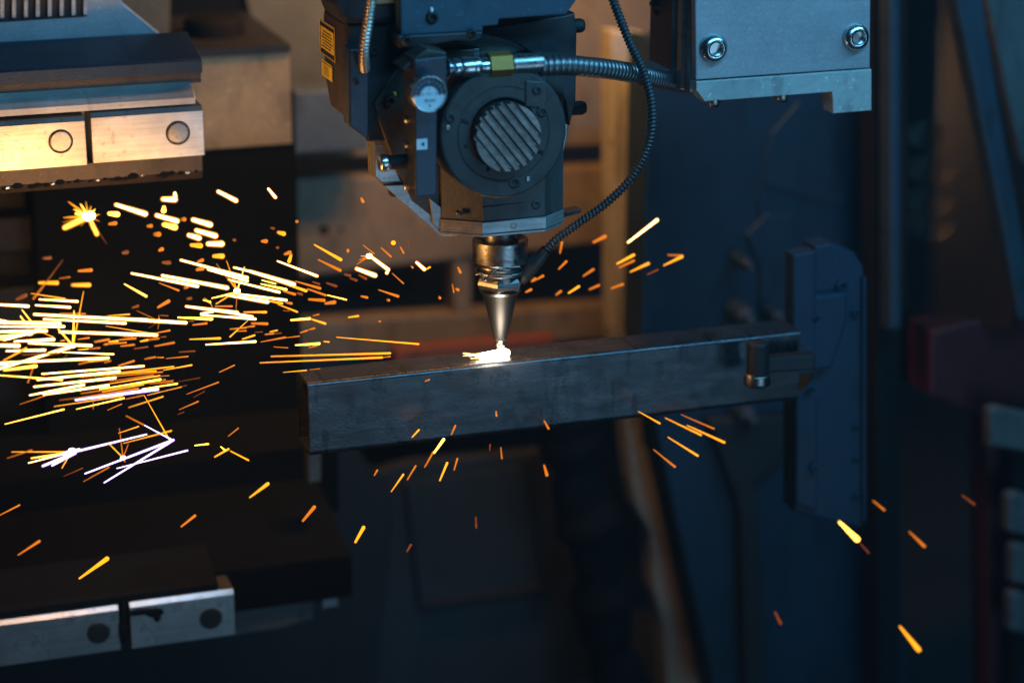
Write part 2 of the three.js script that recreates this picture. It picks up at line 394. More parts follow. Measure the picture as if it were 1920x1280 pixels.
{
  const zf = -0.22;
  const row = jawRow([1138, 1222, 0.14], zf, [
    [-260, 222, 0, 'dull grey steel jaw block with a dark bolt, lower row', 0],
    [241, 439, .003, 'blue-lit steel jaw block with a sooty stain, lower row', 0]], M.jaw);
  for (const [i, a, b] of [[0, 184, 1186], [1, 395, 1159]]) {
    const p = W(a, b, zf + i * .003), r = 19 * mpp(p) / .95;
    const bolt = put('bolt', turned([[0, .002], [r * .9, .002], [r, .001], [r, -.004]], p), M.darkMetal, row[i]);
    put('rim', turned([[r * 1.0, .0004], [r * 1.09, .0006], [r * 1.12, .0001], [r * 1.12, -.003]], p), M.steelDark, bolt);
  }
  // soot crust on the right block
  for (const [a, b, w, h] of [[262, 1147, 22, 7], [290, 1148, 16, 9], [294, 1158, 7, 8], [276, 1145, 14, 5], [232, 1150, 7, 26], [230, 1185, 8, 24]]) {
    const p = W(a, b, zf + .003), gg = new THREE.IcosahedronGeometry(1, 3), q = gg.attributes.position;
    for (let i = 0; i < q.count; i++) { const k = 1 + .35 * (vnoise(q.getX(i) * 3 + a, q.getY(i) * 3 + b, 4096, 4096, 5) - .5); q.setXYZ(i, q.getX(i) * k, q.getY(i) * k, q.getZ(i)); }
    gg.scale(w * mpp(p), h * mpp(p), .0025); gg.translate(p.x, p.y, p.z); gg.computeVertexNormals();
    put('soot_crust', gg, M.dark, row[1]);
  }
  const yl = W(190, 1132, zf).y;
  const led = thing('lower_ledge', 'dark steel ledge above the lower jaw blocks', 'ledge', at(W(190, 1132, zf).x, yl, zf));
  put('bar', along([[zf - .003, yl - .004], [zf - .003, yl + .006], [zf - .012, yl + .010], [zf - .09, yl + .03], [zf - .09, yl - .004]], W(-260, 1132, zf).x, W(410, 1100, zf).x, .001), M.dark, led);
  const beam = thing('clamp_beam', 'black clamp beam crossing below the spark shower', 'beam', at(W(300, 1070, zf - .1).x, W(300, 1090, zf - .1).y, zf - .1));
  const zb = zf - .1, yt = W(300, 1092, zb).y, ym = W(300, 980, zb).y;
  put('upper_beam', along([[zb, yt], [zb, yt + .004], [zb - .02, yt + .008], [zb - .2, yt + .05], [zb - .2, yt - .06], [zb, yt - .06]], W(-260, 1092, zb).x, W(660, 1060, zb).x, .002), M.pitch, beam);
  put('rear_beam', along([[zb - .2, ym], [zb - .2, ym + .01], [zb - .35, ym + .05], [zb - .35, ym - .1], [zb - .2, ym - .1]], W(-260, 980, zb).x, W(700, 940, zb).x, .002), M.pitch, beam);
  const sup = thing('jaw_support', 'dim steel support block to the right of the lower jaws', 'support', at(W(510, 1140, -.34).x, W(510, 1180, -.34).y, -.34));
  put('block', slab([[438, 1100], [588, 1078], [588, 1160], [530, 1178], [438, 1192]], -.34, .08, .003), M.grey, sup);
  put('end_plate', slab([[600, 1072], [632, 1066], [634, 1136], [604, 1142]], -.33, .03, .002), M.alu, sup);
  const pst = put('support_post', slab([[577, 830], [602, 826], [602, 902], [579, 906]], -.40, .03, .002), M.grey);
  tag(pst, 'short pale post seen below the open tube end', 'post');
}
// large dark frame in the left background
{
  const t = thing('chuck_frame', 'nearly black chuck frame behind the spark shower', 'frame', bgLow(250, -.75));
  put('face', slab([[-300, 330], [556, 300], [560, 700], [740, 930], [700, 1330], [-300, 1330]], -.74, .1, .006), M.black, t);
  put('upper_bar', slab([[-300, 428], [540, 372], [540, 440], [-300, 500]], -.68, .06, .006), M.darkMetal, t);
  put('middle_bar', slab([[-300, 560], [300, 520], [352, 610], [352, 640], [-300, 650]], -.66, .06, .006), M.darkMetal, t);
}
// scrap chute under the tube
{
  const z = -0.8, t = thing('scrap_chute', 'dark sheet-metal scrap chute with pale rims below the tube', 'chute', bgLow(880, z));
  put('face', slab([[660, 900], [770, 868], [985, 850], [1066, 840], [1130, 1330], [640, 1330]], z, .03, .003), M.chute, t);
  put('mouth', slab([[765, 905], [983, 874], [1020, 1098], [792, 1134]], z + .004, .02, .001), M.chute, t);
  put('rim', slab([[985, 868], [993, 867], [1027, 1098], [1019, 1100]], z + .016, .02, .001), M.darkMetal, t);
  put('rim', slab([[792, 1132], [1018, 1100], [1018, 1106], [792, 1139]], z + .016, .02, .001), M.darkMetal, t);
  put('rim', slab([[761, 905], [767, 904], [795, 1130], [789, 1131]], z + .012, .015, .001), M.chute, t);
}

// ================================================================ right-hand side
{
  const z = -0.10, t = thing('tube_holder', 'dark tube holder plate with bolts gripping the far end of the tube', 'holder', at(W(1560, 980, z).x, W(1560, 990, z).y, z));
  put('plate', slab([[1528, 462], [1560, 456], [1604, 474], [1620, 500], [1624, 620], [1626, 660], [1618, 664], [1618, 990], [1490, 960], [1490, 760], [1528, 700]], z - .01, .04, .003), M.navy, t);
  put('face_strip', slab([[1488, 478], [1530, 470], [1530, 700], [1488, 706]], z + .01, .03, .003), M.navy, t);
  put('lower_strip', slab([[1494, 740], [1534, 735], [1534, 960], [1494, 945]], z + .004, .03, .003), M.navy, t);
  put('hinge_edge', slab([[1618, 520], [1626, 520], [1626, 980], [1618, 980]], z - .004, .02, .002), M.navy, t);
  for (const [a, b, r] of [[1578, 536, 12], [1605, 586, 10], [1530, 596, 8], [1571, 628, 9], [1520, 730, 8], [1526, 878, 8], [1606, 800, 7], [1606, 860, 7], [1606, 930, 7]]) socketScrew(a, b, z - .008 + (a < 1532 ? .018 : 0), r, M.navy, t, 'bolt', .5);
  put('bracket', slab([[1496, 560], [1590, 548], [1590, 600], [1560, 690], [1500, 700]], z + .006, .02, .004), M.navy, t);
}
{
  const z = 0.05, p0 = W(1421, 682, z);
  const t = thing('guide_roller', 'small dark guide roller on an arm pressing on the tube side', 'roller', p0);
  const k = mpp(p0) / .952, yc = p0.y;
  const P = (y, r) => [r * mpp(p0), (682 - y) * k];
  put('pin', turned([P(700, 20), P(698, 21), P(646, 21), P(642, 18), P(639, 10), [0, (682 - 639) * k]], p0, 'y', 6), M.black, t);
  put('wheel', turned([[0, (682 - 722) * k], P(722, 22), P(719, 26), P(713, 26), P(711, 25), P(703, 25), P(699, 23), [0, (682 - 699) * k]], p0, 'y'), M.steelDark, t);
  put('arm', slab([[1440, 672], [1530, 664], [1530, 694], [1440, 700]], z - .012, .02, .003), M.black, t);
}
{
  const t = thing('cabin_post', 'dark post beside the swirl-polished door plate', 'post', bgLow(1665, -.35));
  put('web', slab([[1636, -60], [1690, -60], [1690, 1330], [1650, 1330]], -.45, .05, .006), M.dark, t);
  put('edge_bar', slab([[1668, -60], [1692, -60], [1694, 620], [1670, 620]], -.40, .04, .008), M.navyLight, t);
}
{
  // door plate with rows of overlapping swirl marks
  // the plate is turned towards the cutting zone; the polishing marks are fine ridges in it
  const n = 1024, z = -.42, a = 43.2 * Math.PI / 180, nrm = at(-Math.sin(a), 0, Math.cos(a)), ex = at(Math.cos(a), 0, Math.sin(a)), P0 = W(1790, 300, z);
  const local = (px, py) => { const d = ray(px, py), k = P0.clone().sub(CAM).dot(nrm) / d.dot(nrm), p = CAM.clone().addScaledVector(d, k).sub(P0); return [p.dot(ex), p.y]; };
  const centers = [[1738, 225], [1742, 290], [1738, 350], [1741, 395]].map(([px, py]) => local(px, py).map(v => v * 2 + .5));
  const tSwirl = tex(n, (u, v) => {
    let h = .5;
    for (const [cx, cy] of centers) { const dx = u - cx, dy = v - cy, r = Math.hypot(dx, dy); if (r < .105 && dy < -.3 * Math.abs(dx)) h = .5 + .5 * Math.sin(r * 660) * smooth(.105, .09, r); }
    return h + .06 * (fbm(u, v, 60, 60, 3, 301) - .5);
  }, false, 2);
  tSwirl.offset.set(.5, .5);
  const m = mat(L(.14, .115, .09), .32, 1, { bumpMap: tSwirl, bumpScale: 0.0006 });
  const pts = [[1700, -60], [1800, -60], [1850, 200], [1900, 480], [1900, 620], [1700, 600]].map(q => local(...q));
  const pg = new THREE.ExtrudeGeometry(shapeOf(pts), { depth: .012, bevelEnabled: true, bevelThickness: .001, bevelSize: .001, bevelOffset: -.001, bevelSegments: 1 });
  pg.translate(0, 0, -.014); pg.applyMatrix4(new THREE.Matrix4().makeBasis(ex, at(0, 1, 0), nrm)); pg.translate(P0.x, P0.y, P0.z);
  const o = put('door_plate', pg, m);
  tag(o, 'dark metal door plate with curved swirl polishing marks', 'plate');
}
{
  const o = put('door_edge', slab([[1782, -60], [1836, -60], [1885, 250], [1950, 600], [1912, 600], [1880, 420]], -.34, .04, .006), M.navyLight);
  tag(o, 'slanted blue door edge beside the swirl-polished plate', 'door edge');
  const q = put('side_sheet', slab([[1836, -80], [1990, -80], [1990, 380], [1918, 300], [1890, 180]], -.5, .02, .002), M.grey);
  tag(q, 'pale grey sheet beyond the slanted blue door edge', 'sheet');
}
{
  const t = thing('red_support', 'dark red machine support with angular head and post', 'support', bgLow(1870, -.4));
  put('head', slab([[1746, 622], [1812, 604], [1960, 580], [1960, 760], [1862, 792], [1746, 742]], -.38, .12, .006), M.red, t);
  put('post', slab([[1850, 770], [1898, 780], [1898, 1340], [1856, 1340]], -.40, .06, .006), M.red, t);
  const s = thing('slat_rack', 'rack of pale grey slats beside the dark red post', 'rack', bgLow(1930, -.3));
  for (const [y, x] of [[764, 1858], [925, 1893], [1020, 1900], [1110, 1896]]) put('slat', slab([[x, y + 6], [x + 18, y], [2000, y + 30], [2000, y + 96], [x, y + 72]], -.30, .025, .004), M.grey, s);
  put('upright', slab([[1905, 760], [1990, 760], [1990, 1340], [1905, 1340]], -.345, .03, .002), M.dark, s);
}

// ================================================================ carriage plate, upper right
{
  const z = 0.02, t = thing('carriage_plate', 'brushed aluminium carriage plate with two button-head screws', 'plate', W(1465, 150, z));
  put('face_plate', slab([[1303, -90], [1634, -100], [1632, 127], [1305, 150]], z, .014, .0015), M.alu, t);
  const st = put('pad_strip', slab([[1306, 153], [1635, 129.5], [1635, 207], [1563, 213], [1561, 172.5], [1322, 190.5], [1306, 170]], z + .002, .03, .0012), M.strip, t);
  for (const [a, b] of [[1338, 193], [1466, 184]]) { const p = W(a, b, z - .006); put('bolt', turned([[0, -.004], [.007, -.004], [.009, 0], [.009, .006]], p, 'y', 20), M.steel, t); }
  // grooved side rail behind the plate: two lips on its left flank
  const x0 = W(1303, 100, z).x, yb = W(1303, 178, z).y, yt = yb + .42;
  put('side_rail', upright([[x0 + .001, z - .0145], [x0 - .0015, z - .020], [x0 + .002, z - .026], [x0 + .002, z - .034], [x0 - .002, z - .038], [x0 - .002, z - .052], [x0 + .002, z - .056], [x0 + .002, z - .064], [x0 - .003, z - .07], [x0 + .12, z - .07], [x0 + .12, z - .0145]], yb, yt), M.rail, t);
  put('rail_block', upright([[x0 + .004, z - .072], [x0 + .004, z - .16], [x0 + .22, z - .16], [x0 + .22, z - .072]], yb + .015, yt), M.armDark, t);
  for (const [a, b, r] of [[1337, 90, 27], [1604, 69, 25.5]]) socketScrew(a, b, z + .0005, r, M.chrome, t, 'screw', .6);
}
{
  // dark serrated cover edge left of the plate
  const o = put('cable_chain', sweep([W(1232, -40, -.12), W(1262, 40, -.12), W(1280, 100, -.12), W(1286, 150, -.12)], (s) => .018 + .003 * Math.sign(Math.sin(s * 500)), .003, 10), M.black);
  tag(o, 'black ribbed cable chain behind the aluminium carriage plate', 'cable chain');
}

// ================================================================ steel tube
{
  const a = W(577, 719, 0), b = W(577, 857, 0), x0 = a.x, x1 = W(1500, 690, 0).x, yt = a.y, yb = b.y, d = 0.062;
  const rr = (o, r) => {
    const pts = [], q = [[-o - r, yt - o - r, 0], [-d + o + r, yt - o - r, 90], [-d + o + r, yb + o + r, 180], [-o - r, yb + o + r, 270]];
    for (const [cz, cy, s] of q) for (let i = 0; i <= 6; i++) { const t = (s + i * 15) * Math.PI / 180; pts.push([cz + r * Math.cos(t), cy + r * Math.sin(t)]); }
    return pts;
  };
  const o = put('steel_tube', along(rr(0, .007), x0, x1, .0005, rr(.0042, .004)), M.tube);
  tag(o, 'dark rectangular steel tube with one open end being cut', 'tube');
}

// ================================================================ laser cutting head
const zN = -0.030;
{
  const hp = W(938, 445, zN);
  const t = thing('laser_cutter', 'dark laser cutting head with ribbed round cap, gauge and nozzle', 'cutting head', hp);

  // --- main body: upright prism with chamfered front corners
  const zB = 0.030, mm = mpp(W(950, 400, zB)), xl = W(905, 430, zB).x, xr = W(1022, 425, zB).x;
  const foot = (e, back) => [[xl - e * .4, zB + e], [xr + e * .4, zB + e], [xr + .033 + e, zB - .026 + e * .4], [xr + .033 + e, back], [xl - .043 - e, back], [xl - .043 - e, zB - .031 + e * .4]];
  const yTop = W(905, 120, zB).y, yPl = W(905, 416, zB).y, yBt = W(905, 445, zB).y, yMid = W(905, 439, zB).y;
  const body = put('body', upright(foot(0, -.09), yPl + .0006, yTop, .0012), M.head, t);
  const base = put('base_plate', upright(foot(.0015, -.085), yMid, yPl, .0012), M.bracket, t);
  put('base_flange', upright(foot(.0002, -.085), yBt, yMid - .0005, .0008), M.bracket, base);
  socketScrew(963, 423, zB + .0016, 6, M.steelDark, t, 'screw', .1);
  for (const [a, b, r] of [[1006, 383, 9], [914, 402, 5], [972, 398, 4.5]]) socketScrew(a, b, zB + .0005, r, M.head, body, 'screw', .25);
  put('cover_plate', slab([[905, 388], [985, 379], [989, 383], [989, 408], [905, 415]], zB + .0018, .003, .0008), M.head, body);
  { const p = W(860, 400, zB - .011); put('screw', turned([[0, .003], [.003, .003], [.0035, 0], [.0035, -.004]], p), M.steelDark, body); }

  // --- round cover with ring and ribbed cap
  const zD = 0.078, c = W(945, 250, zD), q = mpp(c) / .948, R = 119 * q;
  const ring = put('cover_ring', turned([[64 * q, -.006], [64 * q, -.0005], [66 * q, 0], [R - .004, 0], [R - .0012, -.0012], [R, -.004], [R, -.05], [R - .02, -.055]], c, 'z', 96), M.ring, t);
  put('inner_groove', turned([[84 * q, .0002], [85 * q, .0007], [87 * q, .0007], [88 * q, .0002]], c, 'z', 96), M.ring, ring);
  put('ear', slab([[985, 150], [1016, 152], [1025, 165], [1029, 188], [1018, 204], [985, 200]], zD + .002, .012, .002), M.ring, ring);
  const S = (zx, zy) => [560 + zx / 3.556, zy / 3.556];
  for (const [zx, zy, r, m, dz] of [[1010, 785, 36, M.ring, 0], [1590, 600, 34, M.ring, .002], [1625, 745, 38, M.ring, 0], [1440, 1215, 38, M.ring, 0], [995, 852, 17, M.steel, 0], [1555, 680, 20, M.steel, 0], [1530, 1195, 18, M.steel, 0], [1115, 975, 15, M.ring, 0]]) {
    const [a, b] = S(zx, zy); socketScrew(a, b, zD + dz + .0004, r / 3.556, m, ring, 'screw', .3);
  }
  for (const [zx, zy, an] of [[1105, 808, 1.1], [1270, 1110, -.35], [1612, 1012, 1.0]]) {
    const [a, b] = S(zx, zy), p = W(a, b, zD), g = new THREE.CapsuleGeometry(.0028, .007, 3, 8); g.scale(1, 1, .2); g.rotateZ(an); g.translate(p.x, p.y, p.z);
    put('slot_plug', g, M.black, ring);
  }
  const cc = W(946, 253, zD), Rc = 61.5 * q;
  const cap = put('ribbed_cap', turned([[0, .006], [Rc - .001, .006], [Rc, .005], [Rc, -.006]], cc, 'z', 72), M.fin, t);
  { // slats: strips of the circle, standing proud, running down to the right
    const dir = new THREE.Vector2(Math.cos(-.905), Math.sin(-.905)), nor = new THREE.Vector2(-dir.y, dir.x);
    const nS = 8, pitch = 2 * Rc / nS, w = pitch * .60;
    for (let i = 0; i < nS; i++) {
      const t0 = -Rc + i * pitch + (i === 0 ? .0 : (pitch - w) / 2), t1 = i === nS - 1 ? Rc - .0003 : -Rc + i * pitch + (pitch + w) / 2;
      const pts = [], N = 8, hl = v => Math.sqrt(Math.max(0, Rc * Rc - v * v));
      for (let k = 0; k <= N; k++) { const v = t0 + (t1 - t0) * k / N, h = hl(v); pts.push([dir.x * h + nor.x * v, dir.y * h + nor.y * v]); }
      for (let k = N; k >= 0; k--) { const v = t0 + (t1 - t0) * k / N, h = -hl(v); pts.push([dir.x * h + nor.x * v, dir.y * h + nor.y * v]); }
      const clean = pts.filter((p, j) => j === 0 || Math.hypot(p[0] - pts[j - 1][0], p[1] - pts[j - 1][1]) > 1e-5);
      const g = new THREE.ExtrudeGeometry(shapeOf(clean), { depth: .0115, bevelEnabled: true, bevelThickness: .0006, bevelSize: .0006, bevelOffset: -.0006, bevelSegments: 1 });
      g.translate(cc.x, cc.y, cc.z + .0045);
      put('rib', g, M.fin, cap);
    }
  }

  // --- gas manifold bar with pressure gauge
  const zM = 0.092;
  const man = put('manifold', slab([[777, 112], [838, 105], [838, 184], [820, 188], [819, 366], [779, 370]], zM, .048, .0015), M.manifold, t);
  { const xs = W(777, 240, zM).x - .0004;
    for (const [a, b] of [[761, 224], [762, 272], [760, 350]]) { const p = WX(a, b, xs); put('screw', turned([[0, -.0025], [.004, -.002], [.005, .001]], p, 'x', 16), M.steel, man); } }
  put('top_bracket', slab([[753, 128], [800, 92], [836, 98], [838, 104], [800, 108], [772, 134]], zM - .01, .04, .0015), M.brownPlate, t);
  { const p = W(762, 302, .052); const kn = put('knob', turned([[0, -.034], [.0085, -.034], [.0105, -.032], [.0105, -.0255], [.0095, -.025], [.0095, -.022], [0, -.022]], p, 'x', 32), M.chrome, t);
    put('knob_body', turned([[.009, -.0215], [.009, .012]], p, 'x', 6), M.darkMetal, kn); }
  { // arrow sticker
    const cv = document.createElement('canvas'); cv.width = cv.height = 128; const x = cv.getContext('2d');
    x.fillStyle = '#d8dadb'; x.fillRect(0, 0, 128, 128); x.fillStyle = '#1a1c22'; x.beginPath(); x.moveTo(44, 64); x.lineTo(92, 32); x.lineTo(92, 96); x.fill();
    const tx = new THREE.CanvasTexture(cv); tx.colorSpace = THREE.SRGBColorSpace;
    const a = W(781, 261, zM + .0006), b = W(801, 259, zM + .0006), d = W(781, 281, zM + .0006);
    const g = new THREE.BoxGeometry(b.x - a.x, a.y - d.y, .0006); g.translate((a.x + b.x) / 2, (a.y + d.y) / 2, zM + .0006);
    put('arrow_sticker', g, mat(L(1, 1, 1), .5, 0, { map: tx }), man);
  }
  const zG = 0.118, gc = W(805, 176, zG), gr = 33 * mpp(gc) / .95;
  const gauge = put('pressure_gauge', turned([[gr * .9, -.001], [gr * .93, .0015], [gr * .985, .0012], [gr, -.0015], [gr, -.022], [gr * .8, -.026]], gc, 'z', 64), M.chrome, t);
  {
    const cv = document.createElement('canvas'); cv.width = cv.height = 512; const x = cv.getContext('2d');
    x.fillStyle = '#cfd3d6'; x.fillRect(0, 0, 512, 512);
    x.fillStyle = '#23303f'; x.beginPath(); x.arc(256, 270, 262, Math.PI, 0); x.lineTo(518, 286); x.lineTo(-6, 286); x.fill();
    x.fillStyle = '#cfd3d6'; x.beginPath(); x.arc(256, 286, 142, Math.PI, 0); x.fill(); x.fillRect(114, 284, 284, 6);
    x.strokeStyle = '#d9dde0';
    for (let i = 0; i <= 10; i++) {
      const a = Math.PI + i * Math.PI / 10, r0 = i % 5 ? 196 : 178, r1 = 222; x.lineWidth = i % 5 ? 6 : 9;
      x.beginPath(); x.moveTo(256 + r0 * Math.cos(a), 270 + r0 * Math.sin(a)); x.lineTo(256 + r1 * Math.cos(a), 270 + r1 * Math.sin(a)); x.stroke();
    }
    x.fillStyle = '#a03038'; x.fillRect(86, 226, 32, 22);
    x.fillStyle = '#20262e'; x.textAlign = 'center'; x.textBaseline = 'middle';
    x.font = 'bold 66px sans-serif'; x.fillText('1', 256, 186); x.fillText('0', 152, 258); x.fillText('2', 362, 256);
    x.font = '52px sans-serif'; x.fillText('MPa', 258, 258);
    x.font = 'bold 62px sans-serif'; x.fillText('SMC', 304, 364);
    x.beginPath(); x.arc(206, 362, 29, 0, 7); x.fill();
    x.strokeStyle = '#cfd3d6'; x.lineWidth = 8; x.beginPath(); x.arc(206, 362, 15, .6, 3.6); x.stroke(); x.beginPath(); x.moveTo(190, 378); x.lineTo(226, 342); x.stroke();
    x.fillStyle = '#8a9096'; x.beginPath(); x.arc(262, 440, 24, 0, 7); x.fill(); x.fillStyle = '#6a7076'; x.fillRect(258, 418, 8, 44);
    const tx = new THREE.CanvasTexture(cv); tx.colorSpace = THREE.SRGBColorSpace;
    const g = new THREE.CircleGeometry(gr * .915, 64); g.translate(gc.x, gc.y, gc.z - .0008);
    put('dial', g, mat(L(1, 1, 1), .45, 0, { map: tx }), gauge);
    const nd = new THREE.BoxGeometry(.0012, gr * .7, .0006); nd.translate(0, gr * .18, 0); nd.rotateZ(1.25); nd.translate(gc.x, gc.y - .003, gc.z + .0002);
  }

  // --- swivel bracket and round plate behind the body
  put('round_plate', turned([[0, 0], [.1235, 0], [.125, -.0015], [.125, -.03]], W(889, 240, -.030), 'z', 96), M.bracket, t);
  const br = put('swivel_bracket', slab([[698, 192], [744, 122], [800, 92], [900, 90], [900, 440], [827, 444], [702, 332]], -.02, .032, .002), M.bracket, t);
  put('bracket_cover', slab([[700, 194], [746, 124], [800, 94], [890, 92], [890, 380], [808, 404], [772, 376], [756, 340], [733, 290], [716, 244]], -.008, .013, .002), M.brownPlate, t);
  put('lower_web', slab([[756, 346], [814, 396], [826, 442], [720, 348]], -.010, .008, .001), M.bracket, br);
  socketScrew(739, 358, -.018, 11, M.darkMetal, br, 'bolt', .5);
  socketScrew(731, 188, -.007, 11, M.darkMetal, br, 'bolt', .5);
  { const p = W(739, 176, -.006), g = new THREE.SphereGeometry(.003, 10, 8); g.translate(p.x, p.y, p.z); put('paint_dot', g, mat(L(.5, .42, .05), .6, 0), br); }
  put('rear_block', slab([[700, 80], [905, 58], [905, 150], [700, 205]], -.055, .05, .002), M.black, t);
  put('side_web', slab([[806, 372], [832, 392], [834, 440], [812, 420]], zB - .034, .04, .001), M.bracket, t);
  put('right_web', slab([[1058, 398], [1090, 392], [1090, 399], [1058, 408]], -.02, .02, .001), M.black, t);
}

// ================================================================ swivel arm above the head
{
  const z = 0.02, t = thing('swivel_arm', 'blue-lit swivel arm housing above the cutting head', 'arm', W(910, 70, z));
  put('front_cover', slab([[748, -90], [1092, -90], [1080, 2], [1062, 27], [936, 36], [934, 47], [906, 50], [905, 59], [752, 67]], z + .012, .10, .002), M.arm, t);
  put('clamp_bar', slab([[747, 67], [906, 59], [903, 74], [884, 79], [858, 76], [800, 86], [748, 90]], z + .018, .05, .002), M.armDark, t);
  put('side_housing', slab([[906, 52], [934, 49], [1060, 29], [1078, 24], [1082, 60], [1080, 190], [1068, 236], [1060, 190], [1042, 148], [1010, 108], [965, 78], [906, 64]], z - .034, .07, .002), M.armDark, t);
  for (const [a, b, r, dz] of [[810, 33, 12, .0125], [762, 76, 11, .018], [884, 63, 9, .018]]) socketScrew(a, b, z + dz, r, M.black, t, 'bolt', .5);
  for (const [a, b] of [[1083, 48], [1086, 202]]) { const p = W(a, b, z - .06); put('bolt', turned([[0, .008], [.007, .008], [.009, .004], [.009, -.03]], p, 'x', 20), M.black, t); }
  { const p = W(809, 19, z + .0125); const g = new THREE.CapsuleGeometry(.0022, .003, 3, 8); g.translate(p.x, p.y, p.z); put('paint_mark', g, M.white, t); }
}
{
  const z = -.012, t = thing('drive_box', 'dark drive box with yellow warning labels beside the cutting head', 'drive box', W(690, 250, z));
  const xs = W(652, 150, z).x;
  const box = put('housing', slab([[652, 46], [748, 40], [748, 262], [690, 266], [688, 250], [652, 226]], z, .012, .002), M.armDark, t);
  const yT = W(652, 46, z).y, yB = W(652, 226, z).y, xr = W(745, 100, z).x;
  put('body', along([[z - .0125, yB], [z - .0125, yT], [z - .112, yT], [z - .116, yT - .008], [z - .116, yB + .035], [z - .09, yB]], xs, xr, .003), M.brownPlate, t);
  put('front_bar', slab([[654, 92], [692, 92], [692, 238], [690, 262], [655, 236]], z + .03, .03, .002), M.manifold, t);
  socketScrew(667, 153, z + .0305, 7, M.darkMetal, t, 'screw', .4);
  socketScrew(701, 96, z + .002, 9, M.darkMetal, t, 'screw', .4);
  const label = (c, draw, name) => {
    const cv = document.createElement('canvas'); cv.width = 256; cv.height = 512; draw(cv.getContext('2d'));
    const tx = new THREE.CanvasTexture(cv); tx.colorSpace = THREE.SRGBColorSpace;
    const [A, B, C, D] = c.map(([a, b]) => WX(a, b, xs - .0015));
    const z0 = (A.z + D.z) / 2, z1 = (B.z + C.z) / 2, y0 = (A.y + B.y) / 2, y1 = (C.y + D.y) / 2;
    const g = new THREE.PlaneGeometry(Math.abs(z1 - z0), y0 - y1); g.rotateY(-Math.PI / 2); g.translate(xs - .0012, (y0 + y1) / 2, (z0 + z1) / 2);
    put(name, g, mat(L(1, 1, 1), .5, 0, { map: tx }), t);
  };
  label([[596, 33], [626, 52], [628, 119], [601, 98]], x => {
    x.fillStyle = '#f2d400'; x.fillRect(0, 0, 256, 512); x.strokeStyle = '#17181a'; x.lineWidth = 10; x.strokeRect(14, 14, 228, 484);
    x.fillStyle = '#17181a'; x.fillRect(14, 30, 228, 62); x.fillRect(14, 424, 228, 66);
    for (let i = 0; i < 6; i++) { x.fillRect(60 - (i % 3) * 14, 140 + i * 46, 130 + ((i * 37) % 40), 20); }
  }, 'warning_label');
  label([[602, 110], [622, 124], [622, 153], [603, 141]], x => {
    x.fillStyle = '#f2d400'; x.fillRect(0, 0, 256, 512); x.fillStyle = '#17181a'; x.fillRect(16, 40, 226, 40);
    for (let i = 0; i < 5; i++) x.fillRect(44, 140 + i * 70, 130 + ((i * 53) % 50), 26);
  }, 'small_label');
}
{
  const z = -.02, t = thing('motor', 'black rounded motor at the top of the drive box', 'motor', W(690, 20, z));
  put('shell', slab([[624, -90], [748, -90], [748, 40], [720, 46], [650, 46], [636, 36], [626, 10]], z + .02, .08, .008), M.black, t);
  put('cap_strip', slab([[704, -40], [747, -44], [747, 6], [704, 8]], z + .026, .02, .002), M.tan, t);
}

// ================================================================ nozzle (own thing: it screws off)
{
  const ax = W(938, 560, zN), k = mpp(ax) / .952, h = mpp(ax);
  const t = thing('cutting_nozzle', 'slender conical cutting nozzle with collar pointing at the tube', 'nozzle', W(938, 655, zN));
  const c0 = W(938, 640, zN), P = (y, r) => [r * h, (640 - y) * k];
  put('collar', turned([P(453, 34), P(450, 44), P(448, 50), P(450, 52), P(486, 52), P(490, 50), P(491, 44)], c0, 'y', 64), M.steel, t);
  put('collar_core', turned([P(455, 47), P(457, 33), P(420, 33)], c0, 'y', 48), M.steelDark, t);
  put('neck', turned([P(490.5, 45), P(494, 43), P(495, 41), P(497, 43), P(500, 42), P(501, 40), P(504, 42), P(507, 38), P(522, 38)], c0, 'y', 64), M.steelDark, t);
  put('clip_ring', turned([P(505, 44), P(503.5, 46), P(505, 47.5), P(509, 47.5), P(510.5, 46), P(509, 44)], c0, 'y', 64), M.steel, t);
  { const p = c0.clone(); p.y += (640 - 529) * k;
    const g = new THREE.CylinderGeometry(46 * h, 46 * h, 24 * k, 6, 4).toNonIndexed(), q = g.attributes.position; // hexagon with turned-off corners
    for (let i = 0; i < q.count; i++) { const r = Math.hypot(q.getX(i), q.getZ(i)); if (r > 40 * h) { const e = Math.abs(q.getY(i)) / (12 * k), f = e > .9 ? 40.5 * h / r : e > .4 ? 44 * h / r : 1; q.setX(i, q.getX(i) * f); q.setZ(i, q.getZ(i) * f); } }
    g.computeVertexNormals(); g.rotateY(.62); g.translate(p.x, p.y, p.z); put('hex_nut', g, M.steel, t); }
  put('shoulder', turned([P(541, 40), P(546, 38), P(548, 35), P(549, 30)], c0, 'y', 64), M.steelDark, t);
  put('cone', turned([P(546, 35), P(552, 33), P(560, 30.5), P(632, 13), P(635, 12), P(637, 9.5), P(637, 0)], c0, 'y', 64), M.coneSteel, t);
  put('tip', turned([P(637.2, 9.2), P(640, 9.5), P(645, 10), P(650, 7.5), P(653, 3), P(653, 0)], c0, 'y', 40), M.chrome, t);
  put('clip_wire', sweep([W(892, 515, .012), W(905, 513, .02), W(906, 527, .02), W(930, 505, .022), W(975, 500, .016)].map(p => p), () => .0012, .004, 8), M.steel, t);
}

